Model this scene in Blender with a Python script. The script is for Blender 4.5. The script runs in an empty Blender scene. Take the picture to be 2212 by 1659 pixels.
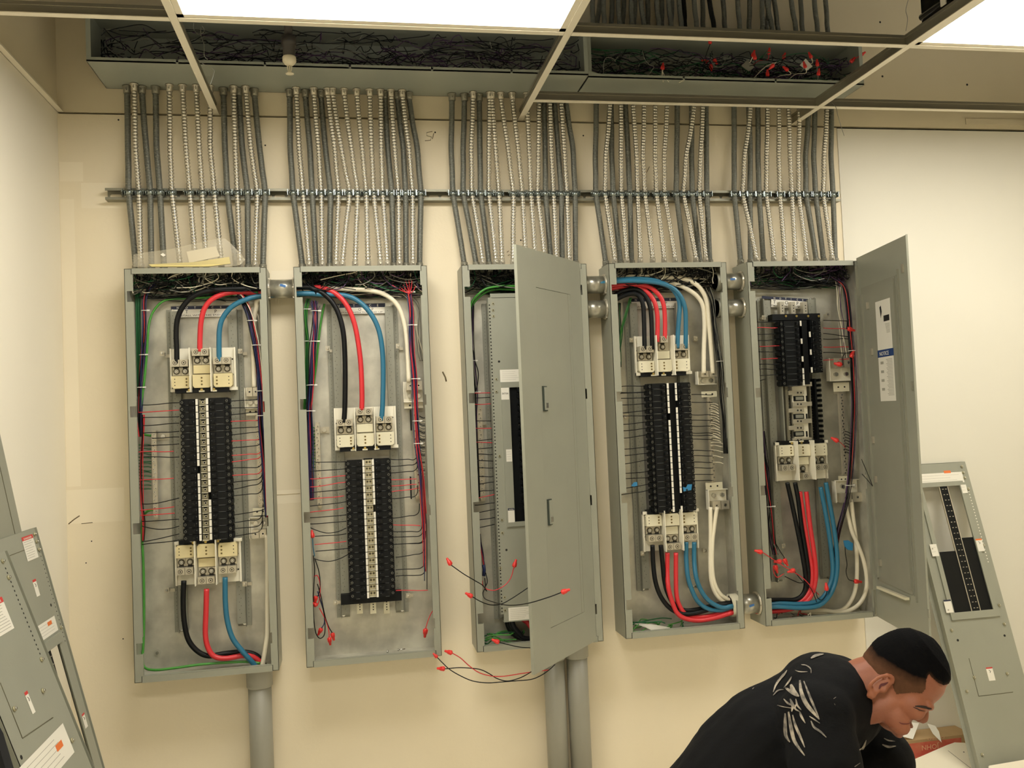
import bpy, math, random
import numpy as np
from mathutils import Vector, Matrix
R_ = random.Random(7)
SC = bpy.context.scene
COL = SC.collection

# ------------------------------------------------------------------ camera
C = np.array([0.3565, -3.5825, 0.8685]); FPX = 1907.3
yw, pt, rl = .1794, .0371, -.0423
_f = np.array([math.sin(yw), math.cos(yw), 0]); _r = np.array([math.cos(yw), -math.sin(yw), 0]); _u = np.array([0, 0, 1.])
_f2 = _f*math.cos(pt)+_u*math.sin(pt); _u2 = _u*math.cos(pt)-_f*math.sin(pt)
_r3 = _r*math.cos(rl)+_u2*math.sin(rl); _u3 = _u2*math.cos(rl)-_r*math.sin(rl)
cd = bpy.data.cameras.new('camera'); cam = bpy.data.objects.new('camera', cd); COL.objects.link(cam)
cd.sensor_width = 36; cd.lens = 36*FPX/2212; cd.clip_start = .02
M = Matrix.Identity(4)
for i in range(3):
    M[i][0] = _r3[i]; M[i][1] = _u3[i]; M[i][2] = -_f2[i]; M[i][3] = C[i]
cam.matrix_world = M
SC.camera = cam
# ------------------------------------------------------------------ view, world
SC.view_settings.view_transform = 'Standard'; SC.view_settings.look = 'None'
SC.view_settings.gamma = 1; SC.view_settings.use_curve_mapping = False
SC.view_settings.exposure = 1.62
wd = bpy.data.worlds.new('world'); SC.world = wd; wd.use_nodes = True
wd.node_tree.nodes['Background'].inputs[0].default_value = (.9, .85, .7, 1)
wd.node_tree.nodes['Background'].inputs[1].default_value = .05
LIGHT_COL = (1.0, .96, .885); LIGHT_STR = 5.4
ZC = 2.1076; ZF = -.67; XL = -.7151; XR = 4.3; YB = -5.4; ZT = 3.25

# ------------------------------------------------------------------ helpers
def s2l(c): return tuple(((x/255)/12.92 if x/255 <= .04045 else ((x/255+.055)/1.055)**2.4) for x in c)
MATS = {}
def mat(name, rgb, rough=.5, metal=0, var=0, scale=8, rgb2=None, bump=0, bscale=60, spec=.5, emit=None, coat=0, sub=0, stretch=None):
    if name in MATS: return MATS[name]
    m = bpy.data.materials.new(name); m.use_nodes = True; nt = m.node_tree; b = nt.nodes['Principled BSDF']
    c = s2l(rgb)
    b.inputs['Base Color'].default_value = (*c, 1); b.inputs['Roughness'].default_value = rough
    b.inputs['Metallic'].default_value = metal; b.inputs['Specular IOR Level'].default_value = spec
    if coat: b.inputs['Coat Weight'].default_value = coat
    if sub:
        b.inputs['Subsurface Weight'].default_value = sub; b.inputs['Subsurface Radius'].default_value = (.01, .004, .002)
    if var or rgb2 or bump:
        tc = nt.nodes.new('ShaderNodeTexCoord'); mp = nt.nodes.new('ShaderNodeMapping')
        nt.links.new(tc.outputs['Object'], mp.inputs[0])
        if stretch: mp.inputs['Scale'].default_value = stretch
        n = nt.nodes.new('ShaderNodeTexNoise'); n.inputs['Scale'].default_value = scale; n.inputs['Detail'].default_value = 5
        nt.links.new(mp.outputs[0], n.inputs['Vector'])
        if var or rgb2:
            cr = nt.nodes.new('ShaderNodeValToRGB')
            c2 = s2l(rgb2) if rgb2 else tuple(x*(1-var) for x in c)
            cr.color_ramp.elements[0].position = .38; cr.color_ramp.elements[0].color = (*c2, 1)
            cr.color_ramp.elements[1].position = .62; cr.color_ramp.elements[1].color = (*c, 1)
            nt.links.new(n.outputs['Fac'], cr.inputs[0]); nt.links.new(cr.outputs[0], b.inputs['Base Color'])
        if bump:
            n2 = nt.nodes.new('ShaderNodeTexNoise'); n2.inputs['Scale'].default_value = bscale; n2.inputs['Detail'].default_value = 4
            nt.links.new(mp.outputs[0], n2.inputs['Vector'])
            bp = nt.nodes.new('ShaderNodeBump'); bp.inputs['Strength'].default_value = bump; bp.inputs['Distance'].default_value = .003
            nt.links.new(n2.outputs['Fac'], bp.inputs['Height']); nt.links.new(bp.outputs[0], b.inputs['Normal'])
    if emit:
        b.inputs['Emission Color'].default_value = (*emit[0], 1); b.inputs['Emission Strength'].default_value = emit[1]
    MATS[name] = m; return m

def ray(x, y): return _f2+_r3*(x-1106)/FPX-_u3*(y-829.5)/FPX
class Fr:
    """flat frame: a along u, b along w, c out of the plane"""
    def __init__(s, o, u, w):
        s.o = np.array(o, float); s.u = np.array(u, float); s.u /= np.linalg.norm(s.u)
        w = np.array(w, float); w -= s.u*(w@s.u); s.w = w/np.linalg.norm(w); s.n = np.cross(s.u, s.w)
    def p(s, a, b, c=0): return s.o+s.u*a+s.w*b+s.n*c
    def hit(s, x, y, c=0):
        v = ray(x, y); q = s.o+s.n*c; t = ((q-C)@s.n)/(v@s.n); h = C+v*t-q
        return h@s.u, h@s.w
WALL = Fr((0, 0, 0), (1, 0, 0), (0, 0, 1))
def H(x, y, c=0):
    a, b = WALL.hit(x, y, c); return a, b
def P3(x, y, c):
    a, b = H(x, y, c); return WALL.p(a, b, c)
def smooth(pts, k=6):
    pts = [np.array(p, float) for p in pts]
    if len(pts) < 3: return pts
    P = [2*pts[0]-pts[1]]+pts+[2*pts[-1]-pts[-2]]; out = []
    for i in range(1, len(P)-2):
        a, b, c, d = P[i-1:i+3]
        for j in range(k):
            t = j/k
            out.append(.5*((2*b)+(-a+c)*t+(2*a-5*b+4*c-d)*t*t+(-a+3*b-3*c+d)*t**3))
    out.append(pts[-1]); return out
def resample(pts, step):
    L = [0]
    for i in range(1, len(pts)): L.append(L[-1]+np.linalg.norm(pts[i]-pts[i-1]))
    n = max(2, int(L[-1]/step)+1); A = np.array(pts); t = np.linspace(0, L[-1], n)
    return [np.array([np.interp(q, L, A[:, k]) for k in range(3)]) for q in t]

class MB:
    def __init__(s): s.v = []; s.f = []; s.m = []; s.sm = []
    def add(s, vs, fs, m=0, sm=False):
        k = len(s.v); s.v += [tuple(map(float, x)) for x in vs]
        for f in fs: s.f.append([i+k for i in f]); s.m.append(m); s.sm.append(sm)
        return s
    def box(s, a0, a1, b0, b1, c0, c1, fr=WALL, m=0):
        if a0 > a1: a0, a1 = a1, a0
        if b0 > b1: b0, b1 = b1, b0
        if c0 > c1: c0, c1 = c1, c0
        vs = [fr.p(a, b, c) for c in (c0, c1) for b in (b0, b1) for a in (a0, a1)]
        return s.add(vs, [(0, 2, 3, 1), (4, 5, 7, 6), (0, 1, 5, 4), (2, 6, 7, 3), (0, 4, 6, 2), (1, 3, 7, 5)], m)
    def xbox(s, x0, x1, y0, y1, z0, z1, m=0): return s.box(x0, x1, z0, z1, -y1, -y0, WALL, m)
    def prism(s, poly, c0, c1, fr=WALL, m=0):
        n = len(poly); ar = sum(poly[i][0]*poly[(i+1) % n][1]-poly[(i+1) % n][0]*poly[i][1] for i in range(n))
        if ar < 0: poly = poly[::-1]
        if c0 > c1: c0, c1 = c1, c0
        vs = [fr.p(a, b, c0) for a, b in poly]+[fr.p(a, b, c1) for a, b in poly]
        return s.add(vs, [list(range(n))[::-1], list(range(n, 2*n))]+[(i, (i+1) % n, (i+1) % n+n, i+n) for i in range(n)], m)
    def tube(s, pts, r, n=8, m=0, cap=True, sq=1.0, upv=None):
        pts = [np.array(p, float) for p in pts]; N = len(pts)
        rs = r if hasattr(r, '__len__') else [r]*N
        T = []
        for i in range(N):
            d = pts[min(i+1, N-1)]-pts[max(i-1, 0)]; l = np.linalg.norm(d); T.append(d/l if l > 1e-9 else np.array([0, 0, 1.]))
        up = np.array([0, 1., 0]) if abs(T[0][1]) < .9 else np.array([1., 0, 0])
        if upv is not None: up = np.array(upv, float)
        X = np.cross(T[0], up); X /= np.linalg.norm(X); vs = []
        for i in range(N):
            X = X-T[i]*(X@T[i]); l = np.linalg.norm(X); X = X/l if l > 1e-9 else X; Y = np.cross(T[i], X)
            for k in range(n):
                a = 2*math.pi*k/n; vs.append(pts[i]+(X*math.cos(a)+Y*math.sin(a)*sq)*rs[i])
        fs = [(i*n+k, i*n+(k+1) % n, (i+1)*n+(k+1) % n, (i+1)*n+k) for i in range(N-1) for k in range(n)]
        s.add(vs, fs, m, True)
        if cap:
            k0 = len(s.v)-N*n
            s.f.append([k0+i for i in range(n)][::-1]); s.m.append(m); s.sm.append(False)
            s.f.append([k0+(N-1)*n+i for i in range(n)]); s.m.append(m); s.sm.append(False)
        return s
    def cyl(s, p0, p1, r0, r1=None, n=16, m=0):
        return s.tube([p0, p1], [r0, r0 if r1 is None else r1], n, m)
    def disc(s, a, b, c0, c1, r, fr=WALL, n=16, m=0, r1=None):
        return s.tube([fr.p(a, b, c0), fr.p(a, b, c1)], [r, r if r1 is None else r1], n, m)
    def build(s, name, mats, parent=None, loc=None, **kw):
        A = np.array(s.v); lo, hi = A.min(0), A.max(0)
        if loc is None: loc = np.array([(lo[0]+hi[0])/2, (lo[1]+hi[1])/2, lo[2]])
        loc = np.array(loc, float)
        me = bpy.data.meshes.new(name); me.from_pydata([tuple(x) for x in (A-loc)], [], s.f)
        if not isinstance(mats, (list, tuple)): mats = [mats]
        for mm in mats: me.materials.append(mm)
        me.polygons.foreach_set('material_index', s.m); me.polygons.foreach_set('use_smooth', s.sm); me.update()
        o = bpy.data.objects.new(name, me); COL.objects.link(o); place(o, loc, parent); tag(o, **kw); return o
WL = {}
def place(o, loc, parent=None):
    loc = np.array(loc, float); WL[o.name] = loc
    if parent is not None: o.parent = parent; o.location = tuple(loc-WL[parent.name])
    else: o.location = tuple(loc)
def tag(o, label=None, cat=None, group=None, kind=None):
    if label: o['label'] = label
    if cat: o['category'] = cat
    if group: o['group'] = group
    if kind: o['kind'] = kind
    return o
def thing(name, label, cat, loc, group=None, kind=None):
    o = bpy.data.objects.new(name, None); o.empty_display_size = .05; COL.objects.link(o); place(o, loc); return tag(o, label, cat, group, kind)
def inst(me, name, parent, loc, sc=None):
    o = bpy.data.objects.new(name, me); COL.objects.link(o); place(o, loc, parent)
    if sc: o.scale = sc
    return o
def proto(mb, name, mats):
    """mesh around its own origin, for repeats"""
    me = bpy.data.meshes.new(name); me.from_pydata(mb.v, [], mb.f)
    for mm in (mats if isinstance(mats, (list, tuple)) else [mats]): me.materials.append(mm)
    me.polygons.foreach_set('material_index', mb.m); me.polygons.foreach_set('use_smooth', mb.sm); me.update(); return me
def text(s, a, b, c, size, m, parent, fr=WALL, w=None, name='lettering', rot=0, align='LEFT'):
    cu = bpy.data.curves.new(name, 'FONT'); cu.body = s; cu.size = size; cu.align_x = align; cu.extrude = .0002; cu.resolution_u = 2
    t = bpy.data.objects.new('t', cu); COL.objects.link(t)
    bpy.context.view_layer.update()
    dg = bpy.context.evaluated_depsgraph_get(); me = bpy.data.meshes.new_from_object(t.evaluated_get(dg))
    bpy.data.objects.remove(t); bpy.data.curves.remove(cu)
    A = np.array([v.co[:] for v in me.vertices])
    if len(A) == 0: return None
    if w: A[:, 0] *= w/(A[:, 0].max()-A[:, 0].min())
    ca, sa = math.cos(rot), math.sin(rot)
    B = [fr.p(a+x*ca-y*sa, b+x*sa+y*ca, c+z) for x, y, z in A]
    fs = [list(p.vertices) for p in me.polygons]; bpy.data.meshes.remove(me)
    mb = MB(); mb.add(B, fs); return mb.build(name, m, parent)

# ------------------------------------------------------------------ materials
wall_m = mat('painted_drywall', (240, 228, 200), .75, var=.06, scale=1.6, bump=.15, bscale=90, spec=.25)
wallup_m = mat('shaded_drywall_above_ceiling', (226, 214, 184), .85, var=.08, scale=1.4, spec=.2)  # same drywall, with the shade above the ceiling plane put into the colour
white_m = mat('white_board', (230, 226, 211), .6, var=.03, scale=1.2, spec=.3)
leftw_m = mat('white_wall_paint', (242, 235, 216), .6, var=.03, scale=1.2, bump=.1, spec=.35)
dark_m = mat('black_gap', (16, 18, 16), .9)
paint_m = mat('grey_panel_enamel', (155, 156, 140), .42, var=.05, scale=5, bump=.06, bscale=300)
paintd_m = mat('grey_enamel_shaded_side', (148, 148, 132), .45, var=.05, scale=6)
galv_m = mat('galvanised_steel', (208, 206, 192), .45, .6, rgb2=(176, 174, 162), scale=9, bump=.05, bscale=40)
rail_m = mat('grey_rail', (146, 146, 132), .45, .15, var=.08, scale=12)
black_m = mat('black_plastic', (7, 10, 12), .5, spec=.25)
blackt_m = mat('black_toggle', (12, 15, 17), .4, spec=.3)
cream_m = mat('cream_insulator', (226, 220, 192), .45, var=.05, scale=20)
yell_m = mat('yellowed_insulator', (222, 208, 160), .42, var=.06, scale=25)
alu_m = mat('tin_plated_lug', (196, 190, 172), .32, .6)
steel_m = mat('zinc_screw', (205, 205, 200), .22, .95)
hole_m = mat('dark_hole', (30, 30, 26), .8)
wht_m = mat('white_label', (236, 232, 218), .5)
navy_m = mat('navy_band', (24, 32, 60), .5)
ink_m = mat('black_ink', (24, 24, 24), .7)
redink_m = mat('red_label_band', (205, 62, 58), .5)
orange_m = mat('orange_label_band', (232, 122, 60), .5)
cu_m = {'k': mat('black_cable', (7, 10, 12), .45, spec=.3), 'r': mat('red_cable', (214, 52, 58), .36), 'b': mat('blue_cable', (44, 112, 142), .36),
        'w': mat('white_cable', (238, 230, 205), .38), 'g': mat('green_cable', (74, 150, 60), .38), 'p': mat('purple_cable', (72, 42, 84), .4),
        'n': mat('navy_cable', (34, 46, 92), .4), 'y': mat('grey_cable', (130, 130, 118), .45), 'd': mat('dark_green_cable', (18, 92, 48), .4)}
nut_m = mat('red_wire_nut', (232, 58, 52), .4)
flexb_m = mat('bright_interlocked_steel', (206, 202, 190), .3, .9)
flexd_m = mat('dull_flexible_steel', (122, 124, 116), .5, .6)
zinc_m = mat('zinc_strut', (150, 148, 132), .5, .6, var=.12, scale=30)
clamp_m = mat('zinc_clamp', (150, 160, 158), .25, .9)
tee_m = mat('white_grid_cap', (240, 232, 210), .45)
teew_m = mat('galvanised_grid_web', (170, 166, 150), .32, .7)
tie_m = mat('white_nylon_tie', (235, 232, 222), .4)
# ================================================================== ROOM SHELL
def struct(mb, name, m, **k): return mb.build(name, m, kind='structure', **k)
mb = MB(); mb.xbox(XL-.1, XR+.1, YB-.1, .12, ZF-.1, ZF); struct(mb, 'floor', mat('concrete_floor', (232, 226, 208), .6, var=.05, scale=3))
mb = MB(); mb.xbox(XL-.02, 2.532, 0, .12, ZF, ZC-.008); struct(mb, 'wall_back', wall_m)
mb = MB(); mb.xbox(2.532, XR, -.004, .12, ZF, ZC-.012); struct(mb, 'wall_back', white_m)
mb = MB(); mb.xbox(XL-.02, XR, .0, .12, ZC, ZT); struct(mb, 'wall_back', wallup_m)
mb = MB(); mb.xbox(XL-.02, XR, .02, .121, ZC-.014, ZC); struct(mb, 'trim_1', dark_m)
mb = MB(); mb.xbox(XL-.12, XL, YB, .12, ZF, ZC); struct(mb, 'wall_left', leftw_m)
mb = MB(); mb.xbox(XL-.12, XL, YB, .12, ZC, ZT); struct(mb, 'wall_left', wallup_m)
mb = MB(); mb.xbox(XR, XR+.1, YB, .12, ZF, ZT); struct(mb, 'wall_right', leftw_m)
mb = MB(); mb.xbox(XL-.12, XR+.1, YB-.1, YB, ZF, ZT); struct(mb, 'wall_front', leftw_m)
mb = MB(); mb.xbox(XL-.12, XR+.1, YB-.1, .12, ZT, ZT+.1); struct(mb, 'ceiling', mat('steel_deck', (180, 174, 158), .8))
# dark strip painted as the shadow line where wall meets floor at the right
mb = MB(); mb.xbox(2.532, XR, -.014, -.004, ZF, ZF+.03); struct(mb, 'base_shadow_back', mat('base_shadow_tone', (120, 112, 92), .8))
# wall angle on the left wall
mb = MB(); mb.xbox(XL, XL+.022, YB, 0, ZC-.001, ZC+.001); mb.xbox(XL, XL+.0015, YB, 0, ZC-.001, ZC+.03); struct(mb, 'trim_2', tee_m)
# suspended grid
BX = [-.1327, 1.0887, 2.319]; CY = [-.2275, -.8337, -1.443]
def tee(name, x0, x1, y0, y1):
    e = thing(name, None, None, ((x0+x1)/2, (y0+y1)/2, ZC), kind='structure')
    w = .012
    if x1-x0 < .05:   # runs in depth
        xm = (x0+x1)/2
        a = MB(); a.xbox(xm-w, xm+w, y0, y1, ZC-.0012, ZC+.0012)
        b = MB(); b.xbox(xm-.001, xm+.001, y0, y1, ZC+.0012, ZC+.042); b.xbox(xm-.004, xm+.004, y0, y1, ZC+.036, ZC+.046)
    else:
        ym = (y0+y1)/2
        a = MB(); a.xbox(x0, x1, ym-w, ym+w, ZC-.0012, ZC+.0012)
        b = MB(); b.xbox(x0, x1, ym-.001, ym+.001, ZC+.0012, ZC+.034); b.xbox(x0, x1, ym-.004, ym+.004, ZC+.028, ZC+.038)
    a.build('cap', tee_m, e); b.build('web', teew_m, e)
tn = 3
for x in BX+[3.54]:
    tee('trim_%d' % tn, x, x, YB+.01, -.002); tn += 1
XS = [XL]+BX+[3.54, XR]
for j, y in enumerate(CY):
    for i in range(5):
        if j == 0 and i < 2: continue
        tee('trim_%d' % tn, XS[i]+.013, XS[i+1]-.013, y, y); tn += 1
# ceiling tiles behind the open cells, with an opening for an added unseen light
LIGHTS = [(BX[0], BX[1], CY[1], CY[2], 'large glowing recessed ceiling light at the top left of the middle'),
          (BX[2], 3.54, CY[1], CY[2], 'glowing recessed ceiling light cut off at the top right corner')]
BACK = [(BX[0], BX[1], -3.27, -3.88), (BX[2], 3.54, -3.27, -3.88)]
tile_m = mat('ceiling_tile', (226, 220, 204), .85, bump=.4, bscale=120)
holes = [(b[0], b[1], b[3], b[2]) for b in BACK]
mb = MB(); z0, z1 = ZC+.0015, ZC+.016
mb.xbox(XL, XR, CY[2]-1.83+.003, CY[2], z0, z1)
mb.xbox(XL, XR, YB, -3.88, z0, z1)
for xa, xb in ((XL, BX[0]), (BX[1], XR)): mb.xbox(xa, xb, -3.88, -3.27, z0, z1)

struct(mb, 'ceiling', tile_m)
emit_m = mat('glowing_diffuser', (255, 250, 235), .5, emit=(LIGHT_COL, LIGHT_STR))
house_m = mat('black_glossy_housing', (8, 8, 9), .12, coat=.3)
def troffer(x0, x1, ya, yb, label):
    y0, y1 = min(ya, yb), max(ya, yb)
    t = thing('ceiling_light', label, 'ceiling light', ((x0+x1)/2, (y0+y1)/2, ZC))
    g = .0122; X0, X1, Y0, Y1 = x0+g, x1-g, y0+g, y1-g
    m = MB(); z = ZC+.002
    for a in ((X0, X0+.02, Y0, Y1), (X1-.02, X1, Y0, Y1), (X0, X1, Y0, Y0+.02), (X0, X1, Y1-.02, Y1)): m.xbox(*a, z, z+.008)
    m.build('frame', tee_m, t)
    m = MB(); m.xbox(X0+.015, X1-.015, Y0+.015, Y1-.015, z+.009, z+.012); m.build('diffuser', emit_m, t)
    m = MB(); hz = .17; m.xbox(X0-.004, X1+.004, Y0+.002, Y1-.05, z+hz, z+hz+.005)
    for a in ((X0, X0+.003, Y0, Y1-.05), (X1-.003, X1, Y0, Y1-.05), (X0, X1, Y0, Y0+.003), (X0, X1, Y1-.053, Y1-.05)): m.xbox(*a, z+.046, z+hz)
    for a in ((X0, X0+.003, Y0, Y1), (X1-.003, X1, Y0, Y1), (X0, X1, Y0, Y0+.003), (X0, X1, Y1-.003, Y1)): m.xbox(*a, z+.008, z+.046)
    m.tube([(X0-.003, Y0, z+.07), (X0-.003, Y1-.055, z+.07)], .012, 12)
    m.build('housing', house_m, t)
    m = MB(); m.xbox(X0-.020, X0-.016, Y1-.20, Y1-.175, z+.05, z+.11); m.build('clip', wht_m, t)
for l in LIGHTS: troffer(*l)
troffer(*BACK[0], 'added unseen ceiling light behind the viewpoint, brightening the walls')  # unseen light added to lift the lower walls
#troffer(*BACK[1], 'added unseen ceiling light at the back right, behind the viewpoint')

# ================================================================== WIREWAY above the ceiling
ZG = 2.201
gut_m = mat('grey_wireway_enamel', (162, 167, 154), .4, var=.08, scale=4, spec=.5)
def wireway(x0, x1, D, z1, label, extra=None):
    t = thing('wireway', label, 'cable trough', ((x0+x1)/2, -D/2, ZG))
    m = MB()
    m.xbox(x0, x1, -.003, -.001, ZG, z1); m.xbox(x0, x1, -D, -.001, ZG, ZG+.002); m.xbox(x0, x1, -D, -.001, z1-.002, z1)
    m.xbox(x0, x0+.002, -D, -.001, ZG, z1); m.xbox(x1-.002, x1, -D, -.001, ZG, z1)
    m.build('trough', gut_m, t)
    m = MB()
    n = max(1, int((x1-x0)/.30)); xs = np.linspace(x0, x1, n+1)
    for i in range(n):   # lip with small notches between the lengths
        m.xbox(xs[i]+(.004 if i else 0), xs[i+1]-(.004 if i < n-1 else 0), -D-.0015, -D, ZG-.001, ZG+.016)
    m.xbox(x0, x1, -D-.0015, -D, ZG+.0, ZG+.006)
    m.build('bottom_lip', gut_m, t)
    m = MB(); m.xbox(x0, x1, -D-.0015, -D, z1-.018, z1); m.build('top_lip', gut_m, t)
    m = MB(); m.xbox(x0, x0+.016, -D-.0015, -D, ZG+.016, z1-.018); m.build('end_lip', gut_m, t)
    m = MB(); m.xbox(x1-.016, x1, -D-.0015, -D, ZG+.016, z1-.018); m.build('end_lip', gut_m, t)
    return t
wg = wireway(-.536, 1.318, .262, 2.405, 'long open grey wireway above the ceiling grid on the left')
m = MB(); m.prism([(1.318, ZG-.001), (1.40, ZG-.001), (1.318, ZG+.018)], .2625, .2640); m.build('torn_flange', gut_m, wg)
wg2 = wireway(1.322, 2.522, .242, 2.405, 'open grey wireway full of red wire nuts above the grid')
# tangled conductors nobody could count
def tangle(name, x0, x1, y0, y1, z0, z1, n, cols, label, r=.0017, seg=5, parent=None, spread=.12, seed=1, cat='wires'):
    rr = random.Random(seed); m = MB()
    for i in range(n):
        x = rr.uniform(x0, x1); y = rr.uniform(y0, y1); z = rr.uniform(z0, z1); pts = []
        dx = rr.uniform(-1, 1)
        for k in range(seg):
            pts.append((min(max(x, x0), x1), min(max(y, y0), y1), min(max(z, z0), z1)))
            x += dx*spread*rr.uniform(.3, 1); y += rr.uniform(-.5, .5)*spread*.5; z += rr.uniform(-.5, .5)*spread*.5
        m.tube(smooth(pts, 4), r, 5, rr.randrange(len(cols)), cap=False)
    return m.build(name, [cu_m[c] for c in cols], parent, label=label, cat=cat if not parent else None, kind='stuff')
tangle('conductors', -.50, 1.30, -.20, -.012, ZG+.008, ZG+.17, 420, 'kkpkkpyk', 'mass of dark and reddish conductors lying inside the left wireway', seed=3)
tangle('conductors', 1.33, 2.50, -.19, -.012, ZG+.008, ZG+.15, 320, 'kkpkdkyk', 'tangle of dark conductors lying inside the right wireway', seed=4)

# ---- wire nut geometry: skirt, ribbed cone, two wings; tip points along d
def nut_mb(mb, p, d, s=1.0, m=0):
    p = np.array(p, float); d = np.array(d, float); d /= np.linalg.norm(d)
    mb.tube([p, p+d*.004*s, p+d*.010*s, p+d*.0105*s, p+d*.022*s, p+d*.0235*s], [.0044*s, .0052*s, .0052*s, .0042*s, .0033*s, .002*s], 10, m)
    e = np.cross(d, [0, 1, 0]); e /= max(1e-6, np.linalg.norm(e)); f = np.cross(d, e)
    for sg in (-1, 1):
        q = p+e*sg*.0038*s
        vs = [q+f*.0012+d*.001*s, q-f*.0012+d*.001*s, q-f*.0012+d*.016*s, q+f*.0012+d*.016*s]
        vs += [q+e*sg*.003*s+f*.0008+d*.003*s, q+e*sg*.003*s-f*.0008+d*.003*s, q+e*sg*.002*s-f*.0008+d*.012*s, q+e*sg*.002*s+f*.0008+d*.012*s]
        mb.add(vs, [(0, 1, 2, 3), (4, 7, 6, 5), (0, 4, 5, 1), (1, 5, 6, 2), (2, 6, 7, 3), (3, 7, 4, 0)], m)
def loose(label, pts, col='k', r=.0019, nut=None, group=None, name='loose_wire', two=False, s=1.0, cat='wire'):
    """a hanging conductor with a wire nut; pts in world; nut = direction of the tip from the last point"""
    q = smooth(pts, 6); t = thing(name, label, cat, min(q, key=lambda v: v[2]), group)
    m = MB(); m.tube(q, r, 6); m.build('conductor', cu_m[col], t)
    if nut is not None:
        m = MB(); nut_mb(m, q[-1], nut, s); m.build('wire_nut', nut_m, t)
    return t
# nuts poking out of the right wireway: (px, py, dirx, diry, wire colour, words)
NUTS = [(1431, 150, .1, -1, 'w', 'red nut on two white leads in the left half of the right wireway'),
 (1529, 133, -1, -.2, 'p', 'dim red nut in the cluster under the pale tag'), (1542, 127, .5, .8, 'k', 'dark red nut at the right of the dim cluster'),
 (1535, 140, .2, .9, 'p', 'lowest red nut of the dim cluster in the wireway'),
 (1626, 122, .3, -1, 'w', 'brightest red nut beside the grey tag in the wireway'), (1631, 128, -.1, -1, 'k', 'red nut tucked under the brightest nut'),
 (1661, 117, .1, -1, 'r', 'faint red nut behind the nuts right of the grey tag'), (1692, 127, .35, -1, 'k', 'narrow upright red nut right of the faint one'),
 (1671, 140, -.5, .5, 'w', 'red nut low beside a white lead in the wireway'), (1658, 164, 0, -.8, 'k', 'lone red nut resting near the bottom lip of the wireway'),
 (1702, 152, -.9, -.7, 'w', 'red nut on a drooping white lead in the wireway'), (1740, 146, -.3, -.9, 'w', 'red nut lying on the white tag in the wireway'),
 (1753, 125, -.5, -1, 'w', 'red nut tilted left above the stacked pair'), (1766, 142, -.1, -1, 'y', 'upper red nut of the stacked pair in the wireway'),
 (1768, 162, .1, -1, 'y', 'lower red nut of the stacked pair in the wireway'), (1838, 134, .6, -.7, 'p', 'red nut near the right end of the wireway'),
 (1858, 120, .9, -.6, 'r', 'red nut sticking past the right end of the wireway')]
def dirw(dx, dy): 
    v = _r3*dx-_u3*dy; return v/np.linalg.norm(v)
for i, (x, y, dx, dy, c, lb) in enumerate(NUTS):
    cc = .215+.012*(i % 3); p = P3(x, y, cc); d = dirw(dx, dy)
    if 'dim' in lb or 'faint' in lb or 'dark' in lb: p = P3(x, y, .16)
    q1 = p-d*.02+np.array([0, .01, 0]); q0 = np.array([p[0]+R_.uniform(-.06, .06), p[1]+.07, max(ZG+.012, p[2]-.03)])
    loose(lb, [q0, (q0+q1)/2+np.array([0, 0, .012]), q1, p-d*.002], c, .0016, d, group='red wire nuts in the right wireway', s=1.25)
for x, y, lb in ((1615, 142, 'grey crumpled tag hanging by the brightest red nut'), (1741, 140, 'white folded tag under a red nut in the wireway')):
    m = MB(); a, b = H(x, y, .2); m.prism([(a-.028, b-.002), (a+.0, b+.026), (a+.03, b-.006), (a+.004, b-.024)], .198, .201)
    m.build('wire_tag', wht_m if 'white' in lb else cu_m['y'], label=lb, cat='tag')
for (x, y, c, lb) in ((1534, 95, 'w', 'pale nut near the top of the right wireway'),):
    p = P3(x, y, .2); loose(lb, [p+np.array([0, .1, -.08]), p+np.array([0, .05, -.03]), p], 'k', .0016, (0, 0, 1), s=1.2)
def pxs(lst, c, off, sc):
    out = []
    for q in lst:
        cc = q[2] if len(q) > 2 else c
        out.append(P3(off[0]+q[0]*sc, off[1]+q[1]*sc, cc))
    return out
for pts, lb, c in (([(462, 740), (460, 620), (480, 555), (540, 555), (575, 590)], 'thin pinkish wire arching inside the right wireway, far left', 'y'),
                   ([(830, 480), (850, 560), (900, 620), (940, 640), (900, 700)], 'grey wire curling in the right wireway left of the lone nut', 'y'),
                   ([(1025, 665), (1022, 730), (1030, 785)], 'left white lead dropping from the nut in the wireway', 'w'),
                   ([(1027, 690), (1050, 740), (1085, 785)], 'right white lead dropping from the nut in the wireway', 'w'),
                   ([(1180, 790), (1210, 775), (1255, 765)], 'short white wire end lying over the wireway lip', 'w')):
    loose(lb, pxs(pts, .235, (1200, 0), .226), c, .0014)

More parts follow.
